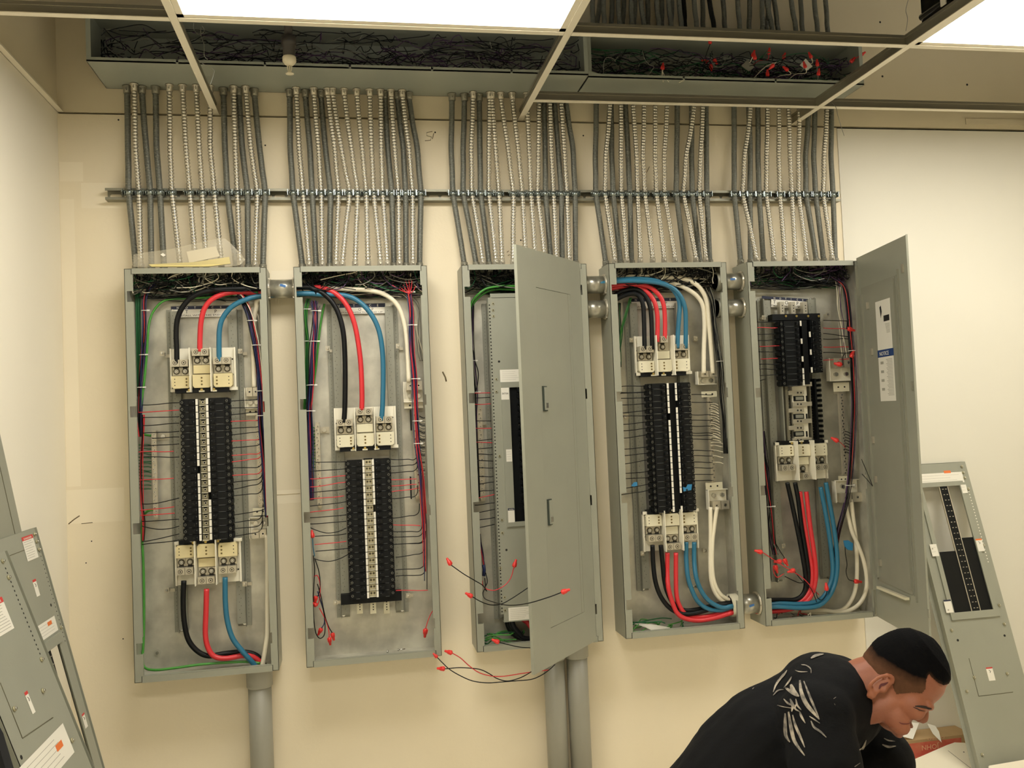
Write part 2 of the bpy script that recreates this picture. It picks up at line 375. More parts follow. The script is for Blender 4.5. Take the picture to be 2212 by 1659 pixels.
# ================================================================== CONDUITS
def conduit_mesh(pts, r, kind):
    pts = smooth(pts, 8); pitch = .0125 if kind == 'b' else .0062
    q = resample(pts, pitch/4); n = len(q)
    amp = .0022 if kind == 'b' else .0011
    pf = (1, 1, .55, -.9) if kind == 'b' else (.5, 1, .5, -.5)
    rs = [r+amp*pf[i % 4] for i in range(n)]
    m = MB(); m.tube(q, rs, 10); return m
def conduit(label, kind, pts, group, ztop, zbot, clampat=None, cat='conduit'):
    r = .0085 if kind == 'b' else .0107
    t = thing('flexible_conduit', label, cat, pts[-1], group)
    conduit_mesh(pts, r, kind).build('sheath', flexb_m if kind == 'b' else flexd_m, t)
    for z, e, s in ((ztop, pts[0], -1), (zbot, pts[-1], 1)):
        if z is None: continue
        m = MB(); x, y = e[0], e[1]; R = r+.0035
        m.tube([(x, y, z+s*.0005), (x, y, z+s*.006), (x, y, z+s*.0062), (x, y, z+s*.028), (x, y, z+s*.030)], [R+.004, R+.004, R, R, R-.002], 12)
        m.cyl((x, y-R+.001, z+s*.018), (x, y-R-.006, z+s*.018), .0032, n=8)
        m.build('connector', alu_m if kind == 'b' else zinc_m, t)
    if clampat is not None:
        x, y, z = clampat; R = r+.003; m = MB()
        for sx in (-1, 1):
            m.tube([(x+sx*R-.0012, y, z), (x+sx*R+.0012, y, z)], [R*.9, R*.9], 12)
        m.tube([(x, y, z-.009), (x, y, z+.009)], [R, R], 14)
        m.cyl((x-R-.012, y-R*.75, z+.004), (x+R+.006, y-R*.75, z+.004), .0017, n=6)
        m.tube([(x-R-.012, y-R*.75, z+.004), (x-R-.006, y-R*.75, z+.004)], [.0042, .0042], 6)
        m.xbox(x-R-.007, x-R-.0055, -.046, y-R*1.1, z-.010, z+.012); m.xbox(x+R+.004, x+R+.0055, -.046, y-R*1.1, z-.010, z+.012)
        m.build('clamp', clamp_m, t)
S1 = .37373
G = {
1: (0, 572, [('d',735,740,745,785,530),('b',775,783,803,815,500),('d',820,845,868,875,540),('d',900,905,925,948,550),('b',980,983,995,1042,540),
   ('b',1057,1075,1098,1132,550),('b',1135,1152,1170,1192,550),('b',1215,1215,1240,1280,560),('d',1292,1300,1315,1365,550),('b',1350,1360,1372,1388,530),
   ('d',1380,1400,1430,1435,540),('b',1420,1450,1487,1475,520),('d',1470,1500,1532,1520,540)], 850, 1130, 1530),
2: (600, 572, [('d',70,72,90,142,560),('b',107,123,147,182,540),('d',160,185,200,222,550),('b',208,235,252,258,540),('d',250,275,305,300,560),
   ('b',288,328,352,336,540),('b',318,367,415,374,560),('b',384,425,462,448,560),('b',457,487,512,522,550),('b',532,542,556,594,570),('b',595,598,608,634,560),
   ('d',620,635,660,672,560),('b',655,675,698,704,550),('d',690,725,740,742,560),('b',720,758,780,782,555),('d',757,805,828,820,560)], 850, 1145, 1525),
3: (600, 571, [('d',1007,1002,1015,1078,570),('d',1080,1072,1075,1147,590),('b',1130,1118,1125,1185,570),('d',1165,1168,1175,1222,590),('b',1225,1220,1222,1262,565),
   ('b',1240,1258,1280,1297,590),('b',1290,1330,1363,1360,590),('b',1357,1388,1415,1434,590),('b',1440,1452,1465,1490,590),('b',1510,1507,1505,1545,590),
   ('d',1540,1545,1550,1580,600),('b',1573,1580,1595,1612,590),('d',1600,1620,1640,1645,600),('b',1637,1655,1672,1685,590),('d',1665,1705,1720,1722,590)], 850, 1150, 1525),
4: (1200, 566, [('d',235,230,235,290,560),('b',317,290,288,342,560),('d',320,325,335,375,560),('b',378,378,382,412,560),('d',402,420,430,440,560),('b',445,468,475,490,560),
   ('b',512,505,518,562,560),('b',575,575,585,628,560),('b',645,628,632,690,560),('d',702,700,700,747,560),('b',805,755,742,812,560),('d',785,786,792,835,560),
   ('b',852,838,832,868,560),('d',868,872,876,892,560)], 900, 1145, 1500),
5: (1200, 563, [('d',1030,1032,1035,1070,560),('b',1130,1092,1085,1160,560),('d',1115,1125,1125,1128,560),('d',1168,1170,1178,1202,560),('b',1225,1220,1220,1262,560),
   ('b',1290,1290,1298,1325,560),('b',1345,1355,1367,1385,560),('b',1410,1403,1408,1450,560),('d',1462,1445,1450,1508,560),('d',1497,1492,1505,1550,560),
   ('b',1568,1552,1550,1598,560),('d',1592,1592,1605,1618,560)], 900, 1145, 1500)}
ORD = ['first', 'second', 'third', 'fourth', 'fifth', 'sixth', 'seventh', 'eighth', 'ninth', 'tenth', 'eleventh', 'twelfth', 'thirteenth', 'fourteenth', 'fifteenth', 'sixteenth',
       'seventeenth', 'eighteenth', 'nineteenth', 'twentieth', 'twenty-first', 'twenty-second', 'twenty-third', 'twenty-fourth']
WHO = {1: 'leftmost panel', 2: 'second panel', 3: 'middle panel', 4: 'fourth panel', 5: 'rightmost panel'}
ZCT, ZCB = 1.474, -.0381
ZS = 1.781
for g, (off, ybot, L, ym, ys, yb) in G.items():
    L = sorted(L, key=lambda q: q[3])
    for i, (k, xt, xm, xs, xb, yt) in enumerate(L):
        d = (.060, .070, .056, .094) if k == 'b' else (.034, .040, .056, .042)
        T = P3(off+xt*S1, yt*S1, d[0]); Mi = P3(off+xm*S1, ym*S1, d[1]); B = P3(off+xb*S1, ybot, d[3])
        S_ = P3(off+xs*S1, ys*S1, d[2]); S_[2] = ZS; T[2] = ZG-.006; B[2] = ZCT+.006
        T2 = T+np.array([0, 0, -.04]); B2 = B+np.array([0, 0, .04])
        T2[0] += (Mi[0]-T[0])*.12; B2[0] += (S_[0]-B[0])*.08
        pts = [T, T2, (T2+Mi)/2+np.array([(Mi[0]-T2[0])*-.06, 0, 0]), Mi, (Mi+S_)/2, S_, (S_+B2)/2, B2, B]
        lb = '%s flexible conduit, %s from left in the bundle above the %s' % ('bright ribbed' if k == 'b' else 'dull fine-ribbed', ORD[i], WHO[g])
        conduit(lb, k, pts, 'flexible conduits above the '+WHO[g], ZG, ZCT, clampat=S_)
    
# conduits rising from the top of the wireway
UP = [(330, 355), (385, 425), (440, 460), (543, 540), (590, 600), (640, 655), (700, 725), (752, 760), (838, 815), (900, 880), (975, 965), (1030, 1015), (1092, 1080), (1112, 1112), (1190, 1180),
      (1262, 1222), (1335, 1325), (1425, 1405), (1515, 1470), (1645, 1600), (1745, 1740), (1855, 1855), (1950, 1975), (2010, 2040)]
def upc(i, x0, x1, lb, k):
    c = .05 if i % 2 else .09
    B = P3(1200+x0*.226, 58, c); T = P3(1200+x1*.226, 0, c); B[2] = 2.412
    T = B+(T-B)*1.0; U = T+(T-B)*2.2; U[2] = min(U[2], ZT-.01)
    t = thing('flexible_conduit', lb, 'conduit', B, 'conduits rising from the top of the wireways')
    conduit_mesh([B, (B+T)/2+np.array([.006*(-1)**i, 0, 0]), T, U], .0098, k).build('sheath', flexd_m if i not in (15, 18) else cu_m['k'], t)
for i, (x0, x1) in enumerate(UP):
    upc(i, x0, x1, 'dim conduit rising above the right wireway, %s from the left' % ORD[i], 'd')
for i, (x0, x1, y) in enumerate(((1669, 1656, 60), (1689, 1672, 60), (1719, 1709, 60), (1738, 1729, 60), (1763, 1759, 60), (1793, 1783, 65))):
    upc(i+24, (x0-1200)/.226, (x1-1200)/.226, 'dim spaced conduit over the right end of the wireway, %s of six' % ORD[i], 'd')

# strut channel
t = thing('strut_channel', 'long galvanised slotted strut holding all the conduit clamps', 'strut', (1, -.02, 1.76))
m = MB(); x0, x1 = -.541, 2.508; z0, z1 = 1.758, 1.803
m.xbox(x0, x1, -.003, -.0002, z0, z1); m.xbox(x0, x1, -.041, -.003, z0, z0+.0025); m.xbox(x0, x1, -.041, -.003, z1-.0025, z1)
m.xbox(x0, x1, -.041, -.0385, z0+.0025, z0+.010); m.xbox(x0, x1, -.041, -.0385, z1-.010, z1-.0025)
m.build('channel', zinc_m, t)
m = MB(); x = x0+.03
while x < x1-.03:
    poly = [(x+.014*sg+.007*math.cos(a), (z0+z1)/2+.007*math.sin(a)) for sg, r0 in ((1, -90), (-1, 90)) for a in [math.radians(r0+k*30) for k in range(7)]]
    m.prism(poly, .003, .0034); x += .051
m.build('slots', wall_m, t)
# sprinkler
sx, sy = .181, -.47
t = thing('sprinkler_head', 'white pendent sprinkler head hanging below the dark wireway', 'sprinkler', (sx, sy, 2.09))
sp_m = mat('sprinkler_white', (238, 228, 200), .4)
a, b = WALL.hit(626, 160, -sy); sx = a; zd = b
m = MB(); m.tube([(sx, sy, zd), (sx, sy, zd+.002)], [.0115, .0115], 16)
for k in range(12):
    an = k*math.pi/6; m.tube([(sx+.009*math.cos(an), sy+.009*math.sin(an), zd+.001), (sx+.0145*math.cos(an), sy+.0145*math.sin(an), zd+.0015)], [.0018, .0018], 5)
m.build('deflector', sp_m, t)
m = MB()
for s in (-1, 1): m.tube(smooth([(sx, sy, zd+.002), (sx+s*.005, sy, zd+.012), (sx+s*.007, sy, zd+.026), (sx+s*.005, sy, zd+.036)], 4), .0018, 6)
m.tube([(sx, sy, zd+.002), (sx, sy, zd+.03)], [.0016, .0028], 6); m.build('frame_arms', sp_m, t)
m = MB(); m.tube([(sx, sy, zd+.030), (sx, sy, zd+.034), (sx, sy, zd+.044), (sx, sy, zd+.058), (sx, sy, zd+.062)], [.008, .016, .0235, .0235, .021], 24); m.build('cup', sp_m, t)
m = MB(); m.tube([(sx, sy, zd+.062), (sx, sy, zd+.10), (sx, sy, zd+.101), (sx, sy, zd+.13)], [.021, .021, .026, .026], 16); m.tube([(sx, sy, zd+.13), (sx, sy, ZT-.002)], [.014, .014], 12)
m.build('drop_pipe', mat('dark_pipe', (62, 58, 52), .4, .3), t)
# hanger wires and loose strands by the grid
for lb, pts, c in (('thin looped wire hanging from the ceiling grid at left', [(1120, 130), (1120, 170), (1150, 200), (1180, 180), (1165, 150), (1160, 200), (1180, 260), (1180, 320), (1200, 345)], .6),
                   ('curly tie wire hanging beside the left grid bar', [(1060, 170), (1100, 260), (1150, 350), (1230, 400), (1235, 430), (1215, 490)], .55)):
    loose(lb, pxs(pts, c, (0, 0), S1), 'y', .0011, name='tie_wire', cat='wire')
for lb, pts in (('thin wire strand hanging down in front of the white board', [(525, 590), (550, 620), (562, 670), (580, 730), (598, 785)]),
                ('twisted hanger wire dropping behind the top right grid', [(968, 0), (955, 60), (965, 110), (955, 180)])):
    loose(lb, pxs(pts, .24, (1600, 0), .37363), 'y', .0012, name='tie_wire')
for lb, pts in (('wire strand curling beside the middle grid bar', [(1620, 220), (1590, 300), (1550, 400), (1490, 500), (1430, 560)]),):
    loose(lb, pxs(pts, .34, (600, 0), S1), 'y', .0011, name='tie_wire')
# ================================================================== ELECTRICAL PANELS
CXS = [-.4557, .1525, .7976, 1.399, 1.9996]; CW = .508; CD = .146
PL = ['leftmost grey panel, open, two black breaker columns with lugs above and below',
      'second grey panel from left, open, breakers filling its lower half',
      'middle grey panel with its door standing half open',
      'fourth grey panel from left, open, paired thick cables above and below',
      'rightmost grey panel with its labelled door swung wide open']
holes_px = [[(640, 24), (889, 24), (1142, 24), (1402, 24)], [(631, 22), (874, 22), (1119, 22), (1371, 22)], [(630, 21), (860, 21), (1096, 21), (1338, 19)],
            [(625, 20), (857, 20), (1077, 20), (1309, 20)], [(618, 19), (848, 19), (1060, 18), (1284, 18)]]
PAN = []
FL = .0305
nip_holes = {0: ([], [(1.405, .0)]), }
def pan_box(i):
    x0 = CXS[i]; x1 = x0+CW; z0, z1 = ZCB, ZCT
    t = thing('electrical_panel', PL[i], 'electrical panel', ((x0+x1)/2, -CD/2, z0)); PAN.append(t)
    m = MB(); m.box(x0, x1, z0, z1, .0005, .003); m.build('back_plate', galv_m, t)
    for nm, bx in (('side_wall', (x0, x0+.0018, z0, z1, .003, CD)), ('side_wall', (x1-.0018, x1, z0, z1, .003, CD)),
                   ('end_wall', (x0+.0018, x1-.0018, z1-.0018, z1, .003, CD)), ('end_wall', (x0+.0018, x1-.0018, z0, z0+.0018, .003, CD))):
        m = MB(); m.box(*bx, m=0)
        # inner faces are bare zinc: thin liner
        a0, a1, b0, b1, c0, c1 = bx; e = .0004
        if nm == 'side_wall':
            if a0 == x0: m.box(a1, a1+e, b0+.002, b1-.002, c0, c1-.002, m=1)
            else: m.box(a0-e, a0, b0+.002, b1-.002, c0, c1-.002, m=1)
        else:
            if b0 == z0: m.box(a0, a1, b1, b1+e, c0, c1-.002, m=1)
            else: m.box(a0, a1, b0-e, b0, c0, c1-.002, m=1)
        m.build(nm, [paint_m, galv_m], t)
    hz = [H(0, 0)]
    # left flange with real rectangular openings
    zs = []
    for py, h in holes_px[i]:
        zc = H([300, 640, 1020, 1330, 1640][i], py, CD)[1]; zs.append((zc-.020, zc+.020))
    for side in (0, 1):
        xa, xb = (x0, x0+FL) if side == 0 else (x1-FL*(.9 if i != 4 else .5), x1)
        hx0, hx1 = (xa+FL*.28, xb) if side == 0 else (xa, xa+.006)
        m = MB(); zz = sorted(zs); prev = z0
        c0, c1 = CD-.0016, CD
        for a, b in zz:
            m.box(xa, xb, prev, a, c0, c1); 
            if hx0 > xa+.0005: m.box(xa, hx0, a, b, c0, c1)
            if hx1 < xb-.0005: m.box(hx1, xb, a, b, c0, c1)
            prev = b
        m.box(xa, xb, prev, z1, c0, c1)
        # returned inner edge
        xe = xb-.0016 if side == 0 else xa
        prev = z0
        for a, b in zz: m.box(xe, xe+.0016, prev+.02, a, CD-.014, c0); prev = b
        m.build('flange', paint_m, t)
    m = MB(); xi0, xi1 = x0+FL-.004, x1-FL*.9+.004
    m.box(xi0, xi1, z1-.0195, z1+.0012, CD-.001, CD+.0022); m.box(xi0, xi1, z1, z1+.0012, CD-.03, CD)
    m.box(xi0-.0022, xi0, z1-.021, z1, CD, CD+.0004, m=1); m.box(xi1, xi1+.0022, z1-.021, z1, CD, CD+.0004, m=1)
    m.build('flange', [paint_m, dark_m], t)
    m = MB(); m.box(xi0, xi1, z0-.0012, z0+.021, CD-.001, CD+.0022); m.box(xi1, xi1+.0022, z0, z0+.022, CD, CD+.0004, m=1); m.box(xi0-.0022, xi0, z0, z0+.022, CD, CD+.0004, m=1)
    m.box(xi0, xi1, z0+.0215, z0+.023, CD-.016, CD); m.build('flange', [paint_m, dark_m], t)
    return t
for i in range(5): pan_box(i)

def boxpx(m, p0, p1, c0, c1, mi=0):
    a0, b0 = H(p0[0], p0[1], c1); a1, b1 = H(p1[0], p1[1], c1); m.box(a0, a1, b1, b0, c0, c1, m=mi); return m
def rail(P, tl, bl, side):
    a, b1 = H(*tl, .034); a2, b0 = H(*bl, .034); a = (a+a2)/2; w = .050
    m = MB(); 
    if side == 'L': lo, hi = (a, a+.018), (a+.018, a+w)
    else: lo, hi = (a+w-.018, a+w), (a, a+w-.018)
    m.box(*lo, b0, b1, .010, .0125); m.box(*hi, b0+.012, b1-.008, .030, .034); m.box(*hi, b0, b0+.02, .010, .0125)
    e = lo[1] if side == 'L' else lo[0]; m.box(e-.001, e+.001, b0, b1, .010, .034); m.box(hi[1]-.002 if side == 'L' else hi[0], hi[1] if side == 'L' else hi[0]+.002, b0+.012, b1-.008, .010, .030)
    for sx, z in ((.5, b1-.006), (.5, b0+.01)):
        x = a+w*.5; m.disc(x, z, .012, .018, .007, m=1, n=10); m.disc(x, z, .018, .0205, .0045, m=1, n=6)
    k = 0; z = b1-.03
    while z > b0+.03:
        m.disc((lo[0]+lo[1])/2, z, .0125, .0128, .0012, m=2, n=6); m.disc(hi[0]+.010+.006*(k % 2), z+.004, .034, .0343, .0013, m=2, n=6)
        z -= .0145; k += 1
    m.build('mounting_rail', [rail_m, steel_m, hole_m], P)
def bracket(P, x, y, sgn=1):
    a, b = H(x, y, .055); m = MB(); m.box(a-.012, a+.004, b-.008, b+.010, .052, .054); m.box(a-.001, a+.001, b-.006, b+.006, .012, .054)
    m.box(a+.002, a+.018*1, b-.012, b, .014, .016); m.disc(a-.004, b+.002, .054, .058, .0045, m=1, n=6)
    m.build('bracket', [alu_m, steel_m], P)
def notice(P, tl, br, split, T, c=.0136, tilt=0, dark0=None):
    """printed sticker: navy NOTICE band over TOP"""
    fr = WALL
    a0, b1 = H(*tl, c); a1, _ = H(br[0], tl[1]+(0 if not tilt else tilt), c); a0b, b0 = H(tl[0], br[1], c); bs = H(tl[0], split, c)[1]
    if tilt:
        q0 = WALL.p(*H(*tl, c), c); q1 = WALL.p(*H(br[0], tl[1]+tilt, c), c); fr = Fr(q0, q1-q0, (0, 0, 1)); W = np.linalg.norm(q1-q0)
        a0, a1, b1, c2 = 0, W, 0, 0; h1 = (b1-(bs-H(*tl, c)[1]))*0+(H(*tl, c)[1]-bs); h2 = (bs-b0); bs = -h1; b0 = -h1-h2; c = .0
    m = MB(); m.box(a0, a1, bs, b1, c-.0008, c, fr=fr); o = m.build('notice_band', navy_m, P, label='navy NOTICE band')
    m = MB(); m.box(a0+(a1-a0)*(dark0 or 0), a1, b0, bs, c-.0008, c, fr=fr); o2 = m.build('notice_label', wht_m, P, label='white TOP sticker')
    W = a1-a0; h = b1-bs; x0 = a0+W*(dark0 or .04)
    for k, ch in enumerate('NOTICE'): text(ch, x0+(a1-x0)*(.06+.155*k), bs+h*.2, c+.0002, h*.9, wht_m, o, fr)
    h2 = bs-b0
    for k, ch in enumerate('TOP'): text(ch, a0+W*(.24+.25*k), b0+h2*.48, c+.0002, h2*.62, ink_m, o2, fr)
    text('INSTALL WITH THIS END UP', a0+W*.10, b0+h2*.12, c+.0002, h2*.3, ink_m, o2, fr, w=W*.84)

# --- lug assembly
def lugs(P, tl, flip=False, one=False, tint=yell_m, c0=.05):
    a0, b0 = H(*tl, c0); W, Hh = .245, .165
    def B(u): return a0+u
    def V(v): return b0-v if not flip else b0-Hh+v
    def bx(m, u0, u1, v0, v1, ca, cb, mi=0): m.box(B(u0), B(u1), V(v0), V(v1), ca, cb, m=mi)
    m = MB(); bx(m, 0, W-.005, .0, Hh-.012, c0-.003, c0); bx(m, 0, .006, 0, Hh, c0, c0+.012); bx(m, W-.011, W-.005, 0, Hh, c0, c0+.012)
    bx(m, 0, .034, Hh-.012, Hh, c0-.003, c0+.016); bx(m, W-.042, W, Hh-.012, Hh, c0-.003, c0+.016)
    for u, v in ((.009, .125), (W-.018, .045), (W-.018, .105), (.009, .06)): m.disc(B(u), V(v), c0, c0+.0004, .0032, m=1, n=10)
    pl = m.build('insulator_plate', [mat('white_moulded_insulator', (240, 235, 215), .45), hole_m], P)
    m = MB()
    for u in (.0790, .1545): 
        bx(m, u-.0015, u+.0015, .002, Hh+.004, c0, c0+.062)
    m.build('phase_barrier', mat('white_moulded_insulator', (0, 0, 0)), P)
    for k, (u0, dv) in enumerate(((.010, .045), (.086, .006), (.162, .040))):
        w = .062 if k != 2 else .064
        L = MB()
        n = 1 if (one and k == 1) else 2
        for j in range(n):
            ua = u0+w/2*j if n == 2 else u0+.018; ub = ua+w/2-.0012
            bx(L, ua, ub, dv, dv+.026, c0+.008, c0+.046)            # connector block
            L.disc(B((ua+ub)/2), V(dv+.012), c0+.046, c0+.0465, .0085, m=3, n=16); L.disc(B((ua+ub)/2), V(dv+.012), c0+.0465, c0+.048, .0062, m=0, n=16)
            L.disc(B((ua+ub)/2), V(dv+.012), c0+.048, c0+.0482, .003, m=2, n=6)
            bx(L, ua, ub, dv+.029, dv+.058, c0+.004, c0+.018, 0)     # pad
            bx(L, ua+.006, ub-.006, dv+.0262, dv+.032, c0+.018, c0+.0195, 2)
            L.disc(B((ua+ub)/2), V(dv+.043), c0+.018, c0+.0195, .0125, m=3, n=18); L.disc(B((ua+ub)/2), V(dv+.043), c0+.0195, c0+.024, .0078, m=1, n=6); L.disc(B((ua+ub)/2), V(dv+.043), c0+.024, c0+.0265, .005, m=1, n=12, r1=.003)
        lug = L.build('lug', [alu_m, steel_m, hole_m, mat('dark_washer', (92, 88, 76), .4, .7)], P)
        vb = dv+.061; m = MB()
        if k == 1: bx(m, u0, u0+w, dv+.060, dv+.092, c0+.002, c0+.02); vb = dv+.097
        ve = .153; e = .008
        poly = [(u0-.002, vb), (u0+w+.003, vb), (u0+w+.003, ve-e), (u0+w-.004, ve), (u0+.005, ve), (u0-.002, ve-e)]
        m.prism([(B(u), V(v)) for u, v in poly], c0+.004, c0+.034)
        hs = [(.012, .25), (.012, .5), (.012, .75)] if k != 1 else []
        us = (.010, w-.010) if k == 0 else ((w/2,) if k == 1 else (.010, w-.010))
        for uu in us:
            for f in (.25, .5, .75): 
                big = (k == 1) or (k == 0 and uu > .02) or (k == 2 and uu < .02)
                m.disc(B(u0+uu), V(vb+(ve-vb)*f), c0+.034, c0+.0344, .0042 if big else .002, m=1 if big else 2, n=10)
                if big: m.disc(B(u0+uu), V(vb+(ve-vb)*f), c0+.0344, c0+.0346, .0022, m=2, n=8)
        m.build('phase_cover', [tint, mat('brass_hole', (172, 152, 98), .5, .3), hole_m], P)
    # black moulded end with brass screws next to the breakers
    m = MB(); bx(m, .018, W-.030, Hh-.010, Hh+.006, c0-.01, c0+.026)
    for u in (.070, .115, .160):
        bx(m, u-.010, u+.010, Hh-.002, Hh+.004, c0+.026, c0+.029, 1); m.disc(B(u), V(Hh-.005), c0+.026, c0+.030, .0048, m=2, n=10)
    m.build('bus_end_block', [black_m, cream_m, mat('brass_screw', (190, 168, 100), .3, .8)], P)

# --- breakers (shared meshes, origin at outer-bottom-back corner, x to the bus)
PITCH = .0254
def breaker_proto(w, mirror):
    s = -1 if mirror else 1; fr = Fr((0, 0, 0), (1, 0, 0), (0, 0, 1)); m = MB(); h = PITCH-.0012
    def bb(u0, u1, v0, v1, c0, c1, mi=0): m.box(u0*s, u1*s, v0, v1, c0, c1, m=mi)
    bb(0.006, w, .0006, h, 0, .050); bb(.0, .006, .004, h-.004, 0, .040); bb(.018, w-.004, .0006, h, .050, .056)
    m.disc(.010*s, h/2, .050, .0525, .0048, m=1, n=8); m.disc(.010*s, h/2, .0525, .0528, .0030, m=0, n=6)
    bb(.024, w-.026, .0004, .0013, .056, .0562, 2); m.disc((w-.008)*s, h*.62, .056, .0566, .0014, m=2, n=6)
    body = proto(m, 'breaker_body', [black_m, mat('terminal_screw', (120, 122, 118), .3, .8), mat('pale_engraving', (120, 124, 124), .5)])
    m = MB(); m.box((w-.022)*s, (w-.012)*s, .006, h-.006, 0, .007); m.box((w-.020)*s, (w-.015)*s, .008, h-.008, .007, .011)
    tog = proto(m, 'breaker_toggle', blackt_m)
    return body, tog
PR = {}
strip_me = None
def breakers(P, xo, xi, side, py, n, c=.049, skip=(), nostrip=(), xs=None):
    a0 = H(xo, py, c+.056)[0]; a1 = H(xi, py, c+.056)[0]; b1 = H(xi, py, c+.056)[1]; w = abs(a1-a0)
    key = (round(w, 3), side)
    if key not in PR: PR[key] = breaker_proto(w, side == 'R')
    body, tog = PR[key]
    sm = MB(); 
    if xs:
        s0, s1 = H(xs[0], py, c+.056)[0], H(xs[1], py, c+.056)[0]
        q = MB(); q.box(-(s1-s0)/2, (s1-s0)/2, .001, PITCH-.0018, 0, .004); sme = proto(q, 'number_strip', wht_m)
    for k in range(n):
        if k in skip: continue
        z = b1-PITCH*(k+1)
        o = inst(body, 'circuit_breaker', P, (a0, -c, z)); inst(tog, 'toggle', o, (a0, -(c+.056), z))
        if xs and k not in nostrip: inst(sme, 'number_strip', o, ((s0+s1)/2, -(c+.054), z))
    return b1, b1-PITCH*n
def busstack(P, x0, x1, py, n, style, c=.05):
    a0 = H(x0, py, c+.03)[0]; a1 = H(x1, py, c+.03)[0]; b1 = H(x0, py, c+.056)[1]
    m = MB(); m.box(a0-.004, a1+.004, b1-PITCH*n, b1, c-.02, c+.002, m=2)
    for k in range(n):
        z = b1-PITCH*(k+1)
        m.box(a0, a1, z+.003, z+PITCH-.004, c, c+.03, m=0)
        m.box(a0, a1, z-.0016, z+.0016, c, c+.034, m=1)
        if style == 2: 
            for u in (.3, .72): m.disc(a0+(a1-a0)*u, z+.013, c+.03, c+.031, .0048, m=4, n=10); m.disc(a0+(a1-a0)*u, z+.013, c+.031, c+.0313, .002, m=2, n=6)
        else:
            m.disc(a0+(a1-a0)*.55, z+.012, c+.03, c+.031, .0052, m=3, n=10); m.disc(a0+(a1-a0)*.55, z+.012, c+.031, c+.0313, .0036, m=2, n=8)
            m.box(a0+(a1-a0)*.25, a0+(a1-a0)*.75, z+.018, z+.0215, c+.03, c+.0305, m=2)
    m.build('bus_stack', [mat('bus_tin', (200, 192, 160) if style == 2 else (160, 154, 124), .4, .3) if style == 2 else mat('bus_tin_dull', (150, 145, 118), .4, .3), cream_m, black_m, steel_m, mat('dull_screw', (120, 112, 88), .4, .5)], P)
def termbar(P, p0, p1, c=.05, n=20, m_=None, wires=None):
    a0, b1 = H(*p0, c); a1, b0 = H(p1[0], p0[1], c)[0], H(p1[0], p1[1], c)[1]
    m = MB(); m.box(a0, a1, b0, b1, c-.014, c, m=0); m.box(a0+.002, a1-.002, b1-.001, b1+.008, .004, c-.006, m=0); m.box(a0+.002, a1-.002, b0-.008, b0+.001, .004, c-.006, m=0)
    h = (b1-b0)/n
    for k in range(n):
        z = b0+h*(k+.5); x = (a0+a1)/2+(.0022 if k % 2 else -.0022)
        m.disc(x, z, c, c+.0035, .0036, m=1, n=8); m.disc(x, z, c+.0035, c+.0037, .0018, m=2, n=5)
    m.build('terminal_bar', [alu_m, steel_m, hole_m], P)
    return a0, a1, b0, b1
def neutral_lug(P, p0, p1, c=.055, label=None, up=True, wings=False):
    a0, b1 = H(*p0, c); a1, b0 = H(p1[0], p1[1], c); m = MB(); w = a1-a0; h = b1-b0
    m.box(a0, a1, b0, b1, c-.012, c-.009, m=3); m.box(a0, a0+.002, b0, b1, c-.009, c+.02, m=3); m.box(a0, a1, b0 if up else b1-.002, b0+.002 if up else b1, c-.009, c+.01, m=3)
    zt = b1-h*.42 if up else b0; zt2 = b1 if up else b0+h*.42
    for j in range(2):
        xa = a0+w*(.16+.42*j); xb = xa+w*.39
        m.box(xa, xb, zt, zt2, c-.005, c+.024, m=0); x = (xa+xb)/2; z = (zt+zt2)/2
        m.disc(x, z, c+.024, c+.025, .0075, m=1, n=14); m.disc(x, z, c+.025, c+.0253, .0036, m=2, n=6)
        z2 = b1-h*.70 if up else b0+h*.70; m.disc(x, z2, c-.009, c+.004, .009, m=1, n=6)
    m.build('neutral_lug', [alu_m, steel_m, hole_m, mat('white_moulded_insulator', (0, 0, 0))], P)
def tabplate(P, p0, p1, c=.05):
    m = MB(); boxpx(m, p0, p1, c-.003, c); a0, b1 = H(*p0, c); a1, b0 = H(*p1, c)
    for f in (.3, .7): m.disc(a0+(a1-a0)*f, (b0+b1)/2, c, c+.0004, .004, m=1, n=10)
    m.build('terminal_tab', [cream_m, hole_m], P)
def wires(P, off, sc, lst, x0, x1, c=.078, cl=None, bend=None, r=.00165):
    """branch wires: (colour, y at x0, y at x1[, sag[, x0 override[, x1 override]]])"""
    for q in lst:
        col, ya, yb = q[:3]; sag = q[3] if len(q) > 3 else 0; xa = q[4] if len(q) > 4 and q[4] is not None else x0; xb = q[5] if len(q) > 5 else x1
        jj = R_.uniform(-4, 4); pts = []
        pts.append((off[0]+xa*sc, off[1]+ya*sc, (cl or c)))
        for f in (.18, .45, .75): pts.append((off[0]+(xa+(xb-xa)*f)*sc, off[1]+(ya+(yb-ya)*f**(1.2)+sag*math.sin(math.pi*f)+jj*math.sin(6*f))*sc, c+.004*math.sin(f*3+jj)))
        pts.append((off[0]+xb*sc, off[1]+yb*sc, c))
        if bend and (len(q) < 7): pts = bend(pts, off, sc, xa, ya, xb, yb)
        m = MB(); m.tube(smooth([P3(*p) for p in pts], 5), r, 6); m.build('branch_wire', cu_m[col], P)
def cable(label, off, sc, pts, col, r, c, name='power_cable', group=None, k=8):
    q = []
    for p in pts:
        cc = p[2] if len(p) > 2 else c; o = p[3] if len(p) > 3 else (off[0], off[1], sc)
        q.append(P3(o[0]+p[0]*o[2], o[1]+p[1]*o[2], cc))
    m = MB(); m.tube(smooth(q, k), r, 14); return m.build(name, cu_m[col], label=label, cat='cable', group=group)
